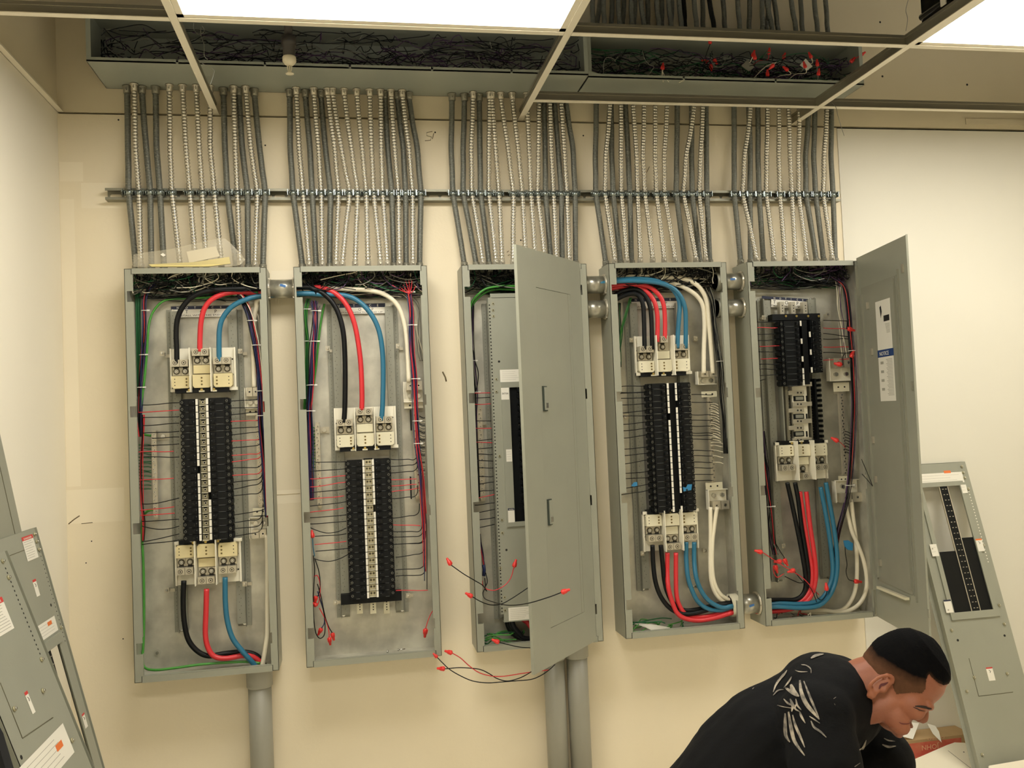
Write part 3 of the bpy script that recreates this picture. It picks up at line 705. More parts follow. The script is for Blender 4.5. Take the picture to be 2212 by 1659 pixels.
def bundle(label, off, sc, path, cols, r=.0017, spread=.009, c=.09, ties=(), seed=1, name='wire_bundle', twist=2.0, flat=1.0, ragged=False):
    rr = random.Random(seed); q = [P3(off[0]+p[0]*sc, off[1]+p[1]*sc, p[2] if len(p) > 2 else c) for p in path]
    S = smooth(q, 8); t = thing(name, label, 'wire bundle', min(S, key=lambda v: v[2])); n = len(S)
    for i, col in enumerate(cols):
        an = 2*math.pi*i/len(cols)+rr.random(); rad = spread*math.sqrt(rr.uniform(.1, 1)); pts = []
        for j, s in enumerate(S):
            g = j/(n-1); A = an+twist*g+.5*math.sin(5*g+i); k = 1+.25*math.sin(9*g+i*2.3)
            pts.append(s+np.array([math.cos(A)*rad*k, math.sin(A)*rad*k*flat, 0]))
        if ragged: pts = pts[:len(pts)-rr.randrange(0, len(pts)//3)]
        m = MB(); m.tube(pts, r, 5); m.build('wire', cu_m[col], t)
    for f in ties:
        j = int(f*(n-1)); s = S[j]; R = spread*1.1+r; ring = [s+np.array([math.cos(a)*R, math.sin(a)*R*flat, 0]) for a in np.linspace(0, 2*math.pi, 17)]
        m = MB(); m.tube(ring, .0016, 6, cap=False); m.box(s[0]+R-.002, s[0]+R+.009, s[2]-.0025, s[2]+.0025, -s[1]+R*.4, -s[1]+R*.4+.004); m.build('cable_tie', tie_m, t)
    return t

# ------------------------------------------------------------------ nipples between the panels
def nipple(xa, xb, px, py, label, c=.078, tape=None, r=.036, inner=None):
    z = H(px, py, c)[1]; t = thing('conduit_nipple', label, 'pipe', ((xa+xb)/2, -c, z-r))
    m = MB(); m.tube([(xa+.0005, -c, z), (xb-.0005, -c, z)], [r, r], 32); m.build('pipe', mat('galvanised_pipe', (196, 194, 180), .3, .75, rgb2=(160, 158, 146), scale=25), t)
    for x, s in ((xa, 1), (xb, -1)):
        m = MB()
        m.tube([(x+s*.0006, -c, z), (x+s*.005, -c, z), (x+s*.0055, -c, z), (x+s*.009, -c, z)], [r+.007, r+.007, r+.004, r+.004], 24)
        for k in range(6): a = k*math.pi/3; m.box(x+s*.001, x+s*.008, z+(r+.006)*math.sin(a)-.003, z+(r+.006)*math.sin(a)+.003, c+(r+.006)*math.cos(a)-.003, c+(r+.006)*math.cos(a)+.003)
        m.build('lock_ring', alu_m, t)
    if tape:
        m = MB(); tx, tz, rot = tape; fr = Fr((0, -c-r-.0009, 0), (math.cos(rot), 0, math.sin(rot)), (-math.sin(rot), 0, math.cos(rot)))
        a, b = fr.hit(tx, tz); m.box(a-.011, a+.011, b-.0045, b+.0045, 0, .0008, fr=fr); m.build('blue_tape', mat('blue_tape', (58, 108, 168), .5), t, label='blue tape strip')
    return t
E1 = [x+CW for x in CXS]
nipple(E1[0], CXS[1], 609, 624, 'short pipe with blue tape joining the two leftmost panels', tape=(611, 617, -.3))
nipple(E1[2], CXS[3], 1290, 615, 'upper of two short pipes joining the middle and fourth panels')
nipple(E1[2], CXS[3], 1292, 668, 'lower of two short pipes joining the middle and fourth panels')
nipple(E1[3], CXS[4], 1589, 608, 'upper short pipe with blue tape right of the fourth panel top', tape=(1583, 603, .05))
nipple(E1[3], CXS[4], 1592, 665, 'plain lower short pipe right of the fourth panel top')
nipple(E1[3], CXS[4], 1622, 1304, 'short pipe with blue tape joining the two right panels near the bottom', tape=(1624, 1308, .25), r=.041)
# collar inside panel 4 bottom right
z4 = H(1622, 1304, .078)[1]
m = MB(); x = E1[3]-.0022
pts = [(x, -.078, z4), (x-.030, -.078, z4), (x-.030, -.078, z4), (x-.004, -.078, z4)]
m.tube(pts, [.047, .047, .037, .037], 28, cap=False); m.build('bushing', cream_m, PAN[3])
for pyy in (608, 665):
    zz = H(1589, pyy, .078)[1]; m = MB(); m.tube([(x, -.078, zz), (x-.022, -.078, zz), (x-.022, -.078, zz), (x-.002, -.078, zz)], [.042, .042, .034, .034], 24, cap=False); m.build('bushing', zinc_m, PAN[3])

# vertical pipes below the panels
def riser(px0, px1, py, ztop, label, c=.07):
    a0 = H(px0, py, c)[0]; a1 = H(px1, py, c)[0]; x = (a0+a1)/2; r = (a1-a0)/2; t = thing('rigid_conduit', label, 'pipe', (x, -c, ZF))
    m = MB(); m.tube([(x, -c, ZF+.001), (x, -c, ztop-.02)], [r*.96]*2, 32); m.build('pipe', mat('grey_pvc_pipe', (156, 154, 140), .42, var=.08, scale=10, stretch=(1, 1, .2)), t)
    m = MB(); m.tube([(x, -c, ztop-.001), (x, -c, ztop-.012), (x, -c, ztop-.0125), (x, -c, ztop-.07), (x, -c, ztop-.075)], [r*1.13, r*1.13, r*1.08, r*1.08, r*.98], 32); m.build('coupling', mat('grey_pvc_pipe', (0, 0, 0)), t)
riser(537, 590, 1560, ZCB, 'fat grey pipe going down from the leftmost panel')
riser(1179, 1225, 1560, ZCB, 'left one of the two fat grey pipes below the middle panel')
riser(1229, 1275, 1560, ZCB, 'right one of the two fat grey pipes below the middle panel')
# ================================================================== PANEL 1
P = PAN[0]; A1 = (250, 560, .18084); A2 = (250, 850, .19892); A3 = (250, 1150, .21095)
def o2(A): return (A[0], A[1])
rail(P, (358.5, 668), (373, 1369), 'L'); rail(P, (494, 668), (511.5, 1355), 'R')
notice(P, (369, 662), (495, 686), 669, 0)
lugs(P, (367.5, 754)); lugs(P, (378, 1170), flip=True)
for q in ((352, 764), (521, 759), (362, 1276), (531, 1262)): bracket(P, *q)
breakers(P, 386, 422, 'L', 861, 21, nostrip=(10,), xs=(422.2, 427)); breakers(P, 495, 450, 'R', 859, 21, nostrip=(14,), xs=(444.5, 449.5))
busstack(P, 430, 444, 861, 21, 1)
termbar(P, (326.6, 935), (337, 1117), n=22); neutral_lug(P, (529, 838), (562, 882)); neutral_lug(P, (539, 1118), (578, 1160), up=False)
tabplate(P, (531, 882), (562, 897)); tabplate(P, (546, 1098), (577, 1112)); termbar(P, (552, 898), (561, 1092), n=24)
a, b = H(351, 943, .03); m = MB(); m.box(a-.03, a+.03, b-.012, b+.012, .008, .010); m.disc(a, b, .010, .022, .0085, m=1, n=8); m.build('ground_bracket', [alu_m, steel_m], P)
a, b = H(340, 1410, .004); m = MB(); m.disc(a, b, .003, .006, .013, n=20); m.disc(a, b, .006, .010, .006, m=1, n=6); m.build('mounting_washer', [galv_m, steel_m], P)
wl = [('k',125,100),('r',205,180,0,245),('k',262,252),('k',348,322),('k',432,410),('k',485,472,0,390),('k',570,547,0,300),('r',635,628,0,245,630),('k',690,690,0,300),
      ('r',940,920,0,262,630),('k',1200,1135,12),('r',1270,1230,0,262,635),('r',1325,1300,0,262,640),('k',1390,1365),('k',1440,1440,36),('k',1610,1525),('k',1640,1590)]
wires(P, o2(A2), A2[2], wl, 285, 690)
wr = [('k',88,60,0,1205),('k',160,150,0,1205),('k',232,200),('r',305,290),('k',380,360),('k',452,415),('r',518,500),('k',597,560),('r',672,655),('r',745,705),('k',810,800),('r',892,870),
      ('k',968,930),('k',1045,985),('k',1112,1085),('k',1330,1262,0,None,1600),('k',1403,1370),('k',1475,1440),('k',1560,1505)]
def bend1(pts, off, sc, xa, ya, xb, yb):
    return pts+[(off[0]+(xb+42)*sc, off[1]+(yb-45)*sc, pts[-1][2]), (off[0]+(xb+50)*sc, off[1]+(yb-120)*sc, pts[-1][2]-.003)]
wires(P, o2(A2), A2[2], wr, 1215, 1545, bend=bend1)
wires(P, o2(A2), A2[2], [('d', 560+i*33, 565+i*33+(i % 3)*5, (i % 3)*8-8) for i in range(15)], 250, 386, c=.04, r=.0019)
N1 = (1745, 345)
# green ground cable, upper run and lower run
cable('green ground cable curving over the top left of the leftmost panel', o2(A1), A1[2], [(1700,395,.072),(1480,415,.06),(1100,455,.045),(800,465,.04),(620,482,.04),(520,535,.04),(440,640,.04),(400,760,.045),(385,900,.05),(365,1200,.05),(335,1500,.05),
      (300,1750,.045),(285,1960,.035),(330,2080,.03),(400,2105,.035),(470,2105,.04)], 'g', .0045, .05)
cable('green ground cable running down the left side and along the bottom of the leftmost panel', o2(A3), A3[2], [(395,-232,.045),(345,-225,.045),(300,-190,.03),(272,-100,.025),(272,100,.03),(285,400,.035),(290,800,.035),(285,1100,.04),(275,1300,.05),(300,1385,.08),(400,1410,.10),(600,1390,.10),(900,1350,.09),(1300,1325,.08),(1480,1340,.08)], 'g', .0048, .05)
wires(P, o2(A1), A1[2], [('d', 400, 1640, 0, 235+i*9, 262+i*7) for i in range(7)], 0, 0, c=.03, r=.002)
bundle('thin red and purple wires tied down the left inside of the leftmost panel', o2(A1), A1[2], [(440,300,.06),(380,380,.05),(345,520,.05),(345,800,.05),(325,1100,.05),(300,1450,.05),(290,1750,.05),(290,1950,.05),(300,2120,.045)], 'nprknrkpknk', r=.002, spread=.009, c=.05, ties=(.30, .52, .66), seed=5, flat=.6)
bundle('dark wires dropping along the lower left inside of the leftmost panel', o2(A2), A2[2], [(300,230,.05),(300,420,.05),(285,700,.05),(280,950,.05),(285,1200,.05),(300,1400,.05),(295,1600,.05)], 'rkrkr', spread=.005, seed=6)
bundle('blue and red wires bundled inside the right edge of the leftmost panel', o2(A1), A1[2], [(1440,370,.06),(1530,500,.07),(1590,640,.08),(1625,800,.085),(1665,1000,.09),(1700,1250,.09),(1725,1500,.09),(1735,1700,.09),(1745,2000,.085),(1790,2500,.08),(1810,2900,.08),(1820,3080,.08)], 'nnknprnrknpkkwrnkp', r=.0021, spread=.0125, ties=(.24, .38, .58, .70), seed=7)
bundle('pale neutral wires inside the upper right of the leftmost panel', o2(A1), A1[2], [(1700,480,.05),(1680,600,.05),(1700,800,.05),(1700,1100,.04),(1700,1500,.04)], 'wyyyw', spread=.006, seed=8)
wires(P, o2(A2), A2[2], [('w', 420+i*38, 470+i*38+(i % 3)*12, 0) for i in range(20)], 1570, 1612, c=.05, r=.0014)
# main cables: leftmost panel to second panel through the nipple
B1 = (620, 560, .19285); B2 = (620, 860, .19285); B3 = (620, 1150, .19895)
RC = .0098
cable('black power cable arching from the leftmost panel lugs into the second panel', o2(A1), A1[2], [(730,1245,.088),(728,1050,.088),(722,900,.09),(732,740,.092),(782,600,.094),(882,475,.095),(1020,400,.095),(1200,365,.092),(1500,352,.086),(1740,348,.080),
      (180,312,.080,B1),(300,335,.084,B1),(420,395,.088,B1),(520,500,.092,B1),(588,640,.094,B1),(630,820,.094,B1),(647,1050,.092,B1),(652,1350,.09,B1),(648,1650,.09,B1),(637,1830,.088,B1)], 'k', RC, .09)
cable('red power cable arching from the leftmost panel lugs into the second panel', o2(A1), A1[2], [(1003,1105,.088),(1008,900,.088),(1020,740,.09),(1060,590,.09),(1150,480,.088),(1300,412,.082),(1480,392,.072),(1740,400,.062),
      (180,330,.062,B1),(340,315,.074,B1),(480,350,.084,B1),(600,430,.09,B1),(690,555,.092,B1),(755,720,.092,B1),(800,950,.09,B1),(828,1200,.09,B1),(840,1500,.09,B1),(838,1690,.088,B1)], 'r', RC, .09)
cable('blue power cable arching from the leftmost panel lugs into the second panel', o2(A1), A1[2], [(1237,1220,.088),(1234,1000,.09),(1242,820,.092),(1285,690,.094),(1390,565,.095),(1550,485,.094),(1740,440,.088),
      (180,385,.085,B1),(400,395,.082,B1),(600,400,.084,B1),(750,440,.088,B1),(890,550,.092,B1),(1000,720,.092,B1),(1055,920,.092,B1),(1077,1200,.09,B1),(1072,1600,.09,B1),(1058,1810,.088,B1)], 'b', RC, .09)
cable('white power cable arching along the top right of the second panel', o2(A1), A1[2], [(1655,1530,.07),(1650,1300,.06),(1640,1000,.055),(1650,750,.055),(1680,580,.06),(1740,470,.07),
      (180,360,.065,B1),(450,330,.068,B1),(700,335,.07,B1),(960,355,.07,B1),(1120,410,.07,B1),(1240,520,.07,B1),(1310,700,.07,B1),(1345,950,.072,B1),(1365,1375,.078,B1)], 'w', .0092, .07)
# bottom cables of panel 1
cable('black power cable curving from the bottom lugs of the leftmost panel', o2(A3), A3[2], [(697,495,.088),(690,700,.088),(700,900,.088),(740,1090,.086),(830,1210,.084),(950,1265,.08),(1120,1240,.072),(1300,1225,.065),(1440,1260,.06),(1530,1370,.06)], 'k', RC, .09)
cable('red power cable curving from the bottom lugs of the leftmost panel', o2(A3), A3[2], [(930,580,.088),(925,800,.088),(918,1040,.088),(945,1180,.09),(1010,1270,.092),(1130,1290,.09),(1300,1262,.082),(1400,1275,.075),(1480,1330,.07),(1510,1400,.07)], 'r', RC, .09)
cable('blue power cable slanting from the bottom lugs of the leftmost panel', o2(A3), A3[2], [(1120,460,.088),(1122,700,.088),(1142,900,.09),(1195,1080,.094),(1290,1210,.098),(1380,1310,.096),(1435,1375,.09),(1460,1420,.08)], 'b', RC, .09)
cable('white power cable down the lower right inside of the leftmost panel', o2(A3), A3[2], [(1548,25,.075),(1555,300,.07),(1553,700,.07),(1553,1000,.075),(1538,1150,.085),(1500,1380,.09),(1490,1430,.085)], 'w', .0092, .07)
cable('thin green wire end among the cables at the bottom of the leftmost panel', o2(A3), A3[2], [(1340,1325,.06),(1450,1345,.05),(1500,1400,.05)], 'g', .003, .06)

# ================================================================== PANEL 2
P = PAN[1]
rail(P, (705.8, 656), (726.5, 1337), 'L'); rail(P, (832, 657), (855, 1326), 'R')
notice(P, (716, 657), (832, 679), 665.5, 0)
lugs(P, (721, 882), tint=cream_m)
for q in ((710, 753), (862, 748), (727, 1302), (884, 1287)): bracket(P, *q)
breakers(P, 745.5, 782, 'L', 993, 21, xs=(782.6, 786.8)); breakers(P, 844, 808, 'R', 991, 21, nostrip=(7,), xs=(803, 807.3)); busstack(P, 787.5, 802.5, 992, 21, 2)
m = MB(); boxpx(m, (736, 1286), (868, 1297), .03, .07); m.build('bus_end_block', black_m, P)
for x in (769, 798, 827):
    m = MB(); boxpx(m, (x+1, 1292), (x+15, 1325), .02, .05); a, b = H(x+8, 1300, .05)
    for k in range(4): m.disc(a, b-.010*k, .05, .0504, .0026, m=1, n=8)
    m.build('bus_bar', [cream_m, hole_m], P)
termbar(P, (680, 917), (690, 1092), n=22); neutral_lug(P, (870, 825), (914, 868)); tabplate(P, (873, 870), (914, 881)); termbar(P, (890, 884), (903, 1073), n=22)
m = MB(); boxpx(m, (886, 885), (890, 930), .02, .055); boxpx(m, (886, 1030), (890, 1078), .02, .055); m.build('bar_standoff', black_m, P)
a, b = H(700, 929, .03); m = MB(); m.box(a-.03, a+.02, b-.012, b+.012, .008, .010); m.disc(a, b, .010, .022, .0085, m=1, n=8); m.build('ground_bracket', [alu_m, steel_m], P)
wires(P, o2(B2), B2[2], [('k',720,712,0,320),('k',820,790),('r',905,868),('r',995,940),('k',1060,1015),('r',1130,1095,0,None,640),('k',1210,1160),('r',1278,1230,0,None,635),('k',1340,1308),('k',1410,1380),
    ('k',1450,1455,60),('k',1555,1520),('r',1640,1605,0,310)], 258, 665)
wires(P, o2(B3), B3[2], [('k',205,172,0,310),('k',290,235,45,310)], 300, 670)
def bend2(pts, off, sc, xa, ya, xb, yb):
    return pts+[(off[0]+(xb+38)*sc, off[1]+(yb-40)*sc, pts[-1][2]), (off[0]+(xb+44)*sc, off[1]+(yb-130)*sc, pts[-1][2])]
wires(P, o2(B2), B2[2], [('k',685,690),('k',765,745),('k',838,815),('r',915,905,0,None,1450,1),('r',985,965,0,None,1450,1),('r',1050,1005,0,None,1480,1),('k',1125,1105),('k',1345,1310,0,None,1440),('r',1417,1430,0,None,1495,1),
    ('k',1495,1495,0,None,1470),('k',1560,1545,0,None,1480),('k',1640,1620,0,None,1490)], 1165, 1420, bend=bend2)
wires(P, o2(B3), B3[2], [('k',130,115,0,None,1460),('k',270,230,0,None,1450),('k',408,388,0,None,1450),('k',475,460,0,None,1460),('r',632,628,0,None,1530,1)], 1180, 1450, bend=bend2)
wires(P, o2(B2), B2[2], [('d' if i % 2 else 'g', 330+i*34, 335+i*34, (i % 3)*9-9) for i in range(14)], 250, 315, c=.04, r=.002)
wires(P, o2(B2), B2[2], [('w' if i % 3 else 'k', 200+i*28, 178+i*28+40, 10) for i in range(24)], 1482, 1545, c=.05, r=.0016)
bundle('green ground wires tied along the top left inside of the second panel', o2(B1), B1[2], [(240,440,.05),(210,560,.05),(215,760,.045),(225,950,.04),(215,1300,.04),(205,1700,.035),(230,1880,.035)], 'gdgdgdg', r=.002, spread=.009, ties=(.18, .48), seed=9, flat=.7)
cable('lone green ground cable behind the left rail of the second panel', o2(B1), B1[2], [(420,500,.03),(405,560,.03),(380,700,.03),(355,900,.03),(330,1150,.025),(300,1400,.02)], 'g', .0042, .03)
bundle('blue, purple and red wires tied down the left inside of the second panel', o2(B1), B1[2], [(300,470,.06),(310,600,.075),(310,800,.08),(290,1000,.08),(280,1250,.075),(260,1500,.07),(245,1700,.07),(250,1950,.065),(255,2300,.06),(262,2700,.06)], 'nnnnpknnpkrnkrnn', r=.0021, spread=.0125, ties=(.10, .30, .52, .68), seed=10)
bundle('dense red wires tied down the right inside of the second panel', o2(B1), B1[2], [(1370,290,.06),(1372,400,.085),(1390,560,.095),(1392,800,.10),(1400,1030,.10),(1425,1300,.10),(1440,1650,.10),(1455,1950,.10),(1462,2110,.10),(1500,2400,.095),(1520,2700,.09),(1540,3000,.085),(1545,3300,.08),(1548,3700,.075)], 'rrrrnnnrrrnkprrn', spread=.011, ties=(.06, .22, .40, .50, .60), seed=11, ragged=True)
bundle('pale neutral wires behind the red bundle of the second panel', o2(B1), B1[2], [(1250,330,.03),(1400,450,.03),(1450,560,.03),(1460,800,.03),(1480,1000,.035),(1500,1140,.035)], 'wwywyy', spread=.014, seed=12, flat=.5)
def fan(P, off, sc, base, tips, col, c): 
    for t_ in tips:
        m = MB(); m.tube(smooth([P3(off[0]+x*sc, off[1]+y*sc, c) for x, y in (base, ((base[0]+t_[0])/2+6, (base[1]+t_[1])/2+14), t_)], 5), .0015, 5); m.build('branch_wire', cu_m[col], P)
fan(P, o2(B1), B1[2], (1372, 385), [(1180,290),(1265,310),(1330,250),(1365,230),(1400,240),(1440,300),(1300,290)], 'r', .095)
fan(P, o2(B1), B1[2], (308, 590), [(250,470),(275,460),(310,455),(345,470),(370,520)], 'p', .075)
# loose coil with wire nuts at the lower left of panel 2
for lb, pts, col, nd in (
  ('black looped wire end in the lower left of the second panel, largest loop', [(285,250),(300,400),(292,560),(285,700),(288,900),(310,1080),(355,1150),(405,1110),(412,980),(395,850),(350,700)], 'k', None),
  ('black wire with red nut at the height of the breaker ends, second panel', [(300,280),(345,420),(360,560),(350,640),(335,690),(312,690)], 'k', (-.1, 1)),
  ('black wire ending in a dark red nut by the flange of the second panel', [(290,480),(330,470),(355,540),(360,640),(350,740),(325,800)], 'r', (-.6, -.5)),
  ('wire with red nut near the bottom left of the second panel, leftmost low one', [(330,640),(365,740),(400,860),(405,980),(375,1040)], 'n', (-.5, 1)),
  ('red wire with hanging nut, lowest in the second panel', [(350,820),(410,930),(440,1010),(455,1080),(458,1140)], 'r', (.15, 1)),
  ('black wire with hanging nut beside the lowest red wire in the second panel', [(330,560),(370,700),(410,900),(450,1020),(490,1090)], 'k', (.25, 1)),
  ('blue taped wires with nut in the left flange opening of the second panel', [(300,260),(285,180),(280,110),(278,60)], 'b', (-.1, -1))):
    q = pxs(pts, .085, (B3[0], B3[1]), B3[2]); d = dirw(*nd) if nd else None
    loose(lb, q, col, .0019, d, group='loose capped wires in the lower left of the second panel', s=1.3)
q = pxs([(1600,830),(1565,880),(1530,960),(1505,1045)], .09, (B3[0], B3[1]), B3[2]); loose('red wire with hanging nut at the lower right inside of the second panel', q, 'r', .0017, dirw(-.1, 1), s=1.5)
m = MB(); a, b = H(620+1245*B3[2], 1150+1255*B3[2], .10); z = ZCB+.026
m.cyl((a-.012, -.12, z+.004), (a+.012, -.115, z+.004), .0022, n=8); m.cyl((a-.017, -.121, z+.004), (a-.012, -.12, z+.004), .0048, n=6); m.build('bolt', steel_m, label='loose zinc bolt lying on the bottom ledge of the second panel', cat='bolt')
m = MB(); a, b = H(620+1080*B3[2], 1150+1305*B3[2], .12); m.cyl((a, -.128, z+.003), (a+.007, -.128, z+.003), .0052, n=6); m.build('nut', steel_m, label='loose hex nut on the bottom ledge of the second panel', cat='nut')

# ================================================================== PANEL 4
P = PAN[3]; D1 = (1300, 550, .18681); D2 = (1300, 840, .17481); D3 = (1300, 1080, .19293)
rail(P, (1352, 651), (1379, 1279), 'L'); rail(P, (1459, 650), (1492, 1272), 'R')
notice(P, (1361, 645), (1462, 667), 652, 0)
lugs(P, (1368, 727), tint=cream_m, one=True); lugs(P, (1385.5, 1105), flip=True, tint=cream_m)
for q in ((1366, 735), (1505, 731), (1390, 1196), (1525, 1190)): bracket(P, *q)
breakers(P, 1399, 1438, 'L', 827, 21, nostrip=(5,), xs=(1440, 1443.8)); breakers(P, 1494, 1462, 'R', 826, 21, nostrip=(3, 18, 19), xs=(1457.3, 1461))
m = MB(); boxpx(m, (1444, 828), (1472, 1104), .03, .085); m.build('bus_cover', black_m, P)
termbar(P, (1528, 858), (1537, 1042), n=26); neutral_lug(P, (1503, 803), (1546, 830)); tabplate(P, (1515, 846), (1549, 857)); tabplate(P, (1524, 1043), (1561, 1057)); neutral_lug(P, (1526, 1058), (1572, 1098), up=False)
a, b = H(1351, 900, .02); m = MB(); m.box(a-.015, a+.02, b-.012, b+.012, .008, .010); m.disc(a, b, .010, .02, .007, m=1, n=8); m.build('ground_bracket', [alu_m, steel_m], P)
wires(P, o2(D2), D2[2], [('k',45,42),('k',118,108),('k',198,183),('k',300,260),('k',338,330),('k',440,408),('k',518,488),('k',610,567),('k',745,720),('k',825,795),('k',930,875),('k',1050,1020),('k',1110,1097),('k',1235,1175),('k',1310,1250)], 238, 585)
wires(P, o2(D1), D1[2], [('k',1525,1515),('k',1605,1590)], 215, 530)
wires(P, o2(D2), D2[2], [('k',y,y+4) for y in (70,165,320,385,460,545,575,620,760,825,905,975,1055,1130)], 1110, 1370)
wires(P, o2(D2), D2[2], [('w',180+i*26,205+i*26+(i % 4)*9,-8,None,1440+i*2) for i in range(18)]+[('w',i,i+20,-8,None,1500) for i in (660,700,760,830,905)], 1345, 1480, c=.06, r=.0018)
bundle('black wires bundled down the right inside of the fourth panel', o2(D1), D1[2], [(1220,380,.05),(1280,560,.06),(1300,800,.07),(1330,1050,.08),(1370,1300,.09),(1390,1600,.09),(1420,1900,.085),(1440,2300,.08)], 'kkkkkkykkyk', spread=.011, seed=13, ties=(.55,))
bundle('black wires hanging along the left inside of the fourth panel', o2(D1), D1[2], [(200,560,.03),(205,800,.03),(200,1100,.04),(215,1300,.05)], 'kkkdk', spread=.007, seed=14)
bundle('green ground wires slanting in the upper left of the fourth panel', o2(D1), D1[2], [(330,500,.04),(290,640,.04),(240,820,.04),(215,980,.035),(205,1120,.03)], 'dggdg', r=.002, spread=.006, seed=15)
RD = .0094; GP4 = None
XN = -60
cable('back blue power cable over the top of the fourth panel', o2(D1), D1[2], [(-20,300,.085),(165,290,.09),(400,280,.094),(600,298,.098),(760,355,.10),(850,440,.10),(898,560,.10),(893,720,.098),(880,900,.092),(876,1085,.090)], 'b', RD, .09)
cable('front blue power cable over the top of the fourth panel, reaching the right lug', o2(D1), D1[2], [(-20,330,.105),(165,310,.108),(400,305,.112),(640,325,.114),(800,375,.114),(895,460,.112),(950,570,.110),(970,720,.104),(970,1085,.090)], 'b', RD, .1)
cable('left red power cable in the top of the fourth panel', o2(D1), D1[2], [(-20,420,.06),(250,370,.06),(430,385,.07),(530,440,.08),(605,540,.088),(640,680,.09),(645,850,.088),(640,1010,.088)], 'r', RD, .08)
cable('right red power cable in the top of the fourth panel', o2(D1), D1[2], [(-20,380,.07),(250,345,.07),(450,350,.076),(570,385,.084),(665,470,.088),(715,580,.09),(730,750,.088),(730,980,.088)], 'r', RD, .08)
cable('left black power cable in the top of the fourth panel', o2(D1), D1[2], [(-20,640,.07),(200,500,.075),(350,450,.08),(430,480,.085),(475,580,.088),(488,760,.088),(495,1100,.088)], 'k', RD, .08)
cable('right black power cable in the top of the fourth panel', o2(D1), D1[2], [(-20,600,.06),(200,440,.066),(380,400,.074),(480,450,.08),(545,560,.086),(572,720,.088),(585,1100,.088)], 'k', RD, .08)
cable('outer white power cable in the top right of the fourth panel', o2(D1), D1[2], [(-20,270,.06),(300,255,.066),(700,263,.07),(900,275,.072),(1050,318,.074),(1155,410,.076),(1215,550,.078),(1240,800,.08),(1265,1100,.08),(1285,1375,.078)], 'w', RD, .075)
cable('inner white power cable in the top right of the fourth panel', o2(D1), D1[2], [(-20,330,.05),(300,300,.052),(700,308,.054),(850,340,.058),(1000,405,.062),(1110,490,.066),(1170,600,.07),(1188,800,.074),(1180,1100,.078),(1178,1375,.078)], 'w', RD, .065)
cable('left white power cable from the lower neutral lug of the fourth panel', o2(D3), D3[2], [(1215,80,.078),(1218,400,.078),(1213,700,.078),(1225,900,.078),(1265,1030,.078),(1330,1115,.078),(1420,1160,.075),(1560,1165,.075),
   (200,1150,.075,(1600,1080,.1989)),(420,1170,.065,(1600,1080,.1989)),(700,1205,.062,(1600,1080,.1989)),(900,1200,.066,(1600,1080,.1989)),(1030,1215,.07,(1600,1080,.1989)),(1160,1205,.075,(1600,1080,.1989)),(1275,1140,.08,(1600,1080,.1989)),(1350,1020,.082,(1600,1080,.1989)),(1370,860,.082,(1600,1080,.1989)),(1335,660,.08,(1600,1080,.1989)),(1270,480,.078,(1600,1080,.1989)),(1205,330,.075,(1600,1080,.1989)),(1140,60,.072,(1600,1080,.1989))], 'w', .0085, .07)
E3 = (1600, 1080, .1989); E2 = (1600, 820, .1989)
cable('right white power cable from the lower neutral lug of the fourth panel', o2(D3), D3[2], [(1290,80,.078),(1265,250,.078),(1238,480,.08),(1235,740,.08),(1258,920,.08),(1325,1050,.08),(1430,1120,.08),(1560,1140,.08),
   (200,1130,.08,E3),(420,1190,.05,E3),(800,1225,.05,E3),(1000,1215,.055,E3),(1110,1190,.06,E3),(1195,1100,.062,E3),(1250,950,.064,E3),(1264,720,.066,E3),(1250,420,.068,E3),(1222,200,.07,E3),(1200,-10,.07,E3)], 'w', .0085, .07)
def loop4(label, top, mid, five, col, c, tc=.088):
    pts = [(x, y, c if i > 1 else tc) for i, (x, y) in enumerate(top)]
    pts += [(1560, mid, .078)]+[(x, y, cc, E3) for x, y, cc in five]; cable(label, o2(D3), D3[2], pts, col, RD, c)
loop4('left black power cable looping from the fourth panel bottom into the rightmost panel', [(567,505),(575,700),(598,900),(650,1060),(740,1190),(860,1265),(1000,1275),(1200,1225),(1350,1175),(1450,1165)], 1165,
   [(210,1090,.078),(420,1085,.08),(600,1080,.084),(690,1000,.088),(706,850,.09),(670,600,.09),(612,300,.09),(548,0,.09),(505,-190,.09)], 'k', .10)
loop4('right black power cable looping from the fourth panel bottom into the rightmost panel', [(660,505),(680,700),(700,900),(740,1050),(805,1160),(920,1235),(1080,1225),(1250,1180),(1360,1160),(1450,1150)], 1150,
   [(210,1110,.07),(420,1105,.072),(560,1095,.076),(660,1050,.08),(722,950,.085),(735,800,.088),(705,560,.09),(662,300,.09),(625,0,.09),(590,-190,.09)], 'k', .088)
loop4('left red power cable looping from the fourth panel bottom into the rightmost panel', [(735,590),(733,800),(745,980),(785,1130),(840,1260),(930,1325),(1080,1350),(1250,1325),(1400,1280),(1450,1265)], 1240,
   [(210,1200,.075),(420,1185,.08),(560,1160,.084),(680,1080,.088),(750,980,.09),(772,860,.09),(768,720,.088),(730,500,.086),(690,250,.086),(655,0,.086),(645,-90,.088)], 'r', .11)
loop4('right red power cable looping from the fourth panel bottom into the rightmost panel', [(830,590),(830,850),(836,1060),(868,1180),(930,1270),(1040,1310),(1200,1300),(1330,1265),(1400,1245),(1450,1230)], 1220,
   [(210,1215,.085),(420,1205,.09),(560,1180,.094),(680,1130,.096),(770,1030,.098),(812,880,.098),(815,740,.098),(795,550,.096),(757,300,.094),(722,0,.09),(712,-90,.088)], 'r', .094)
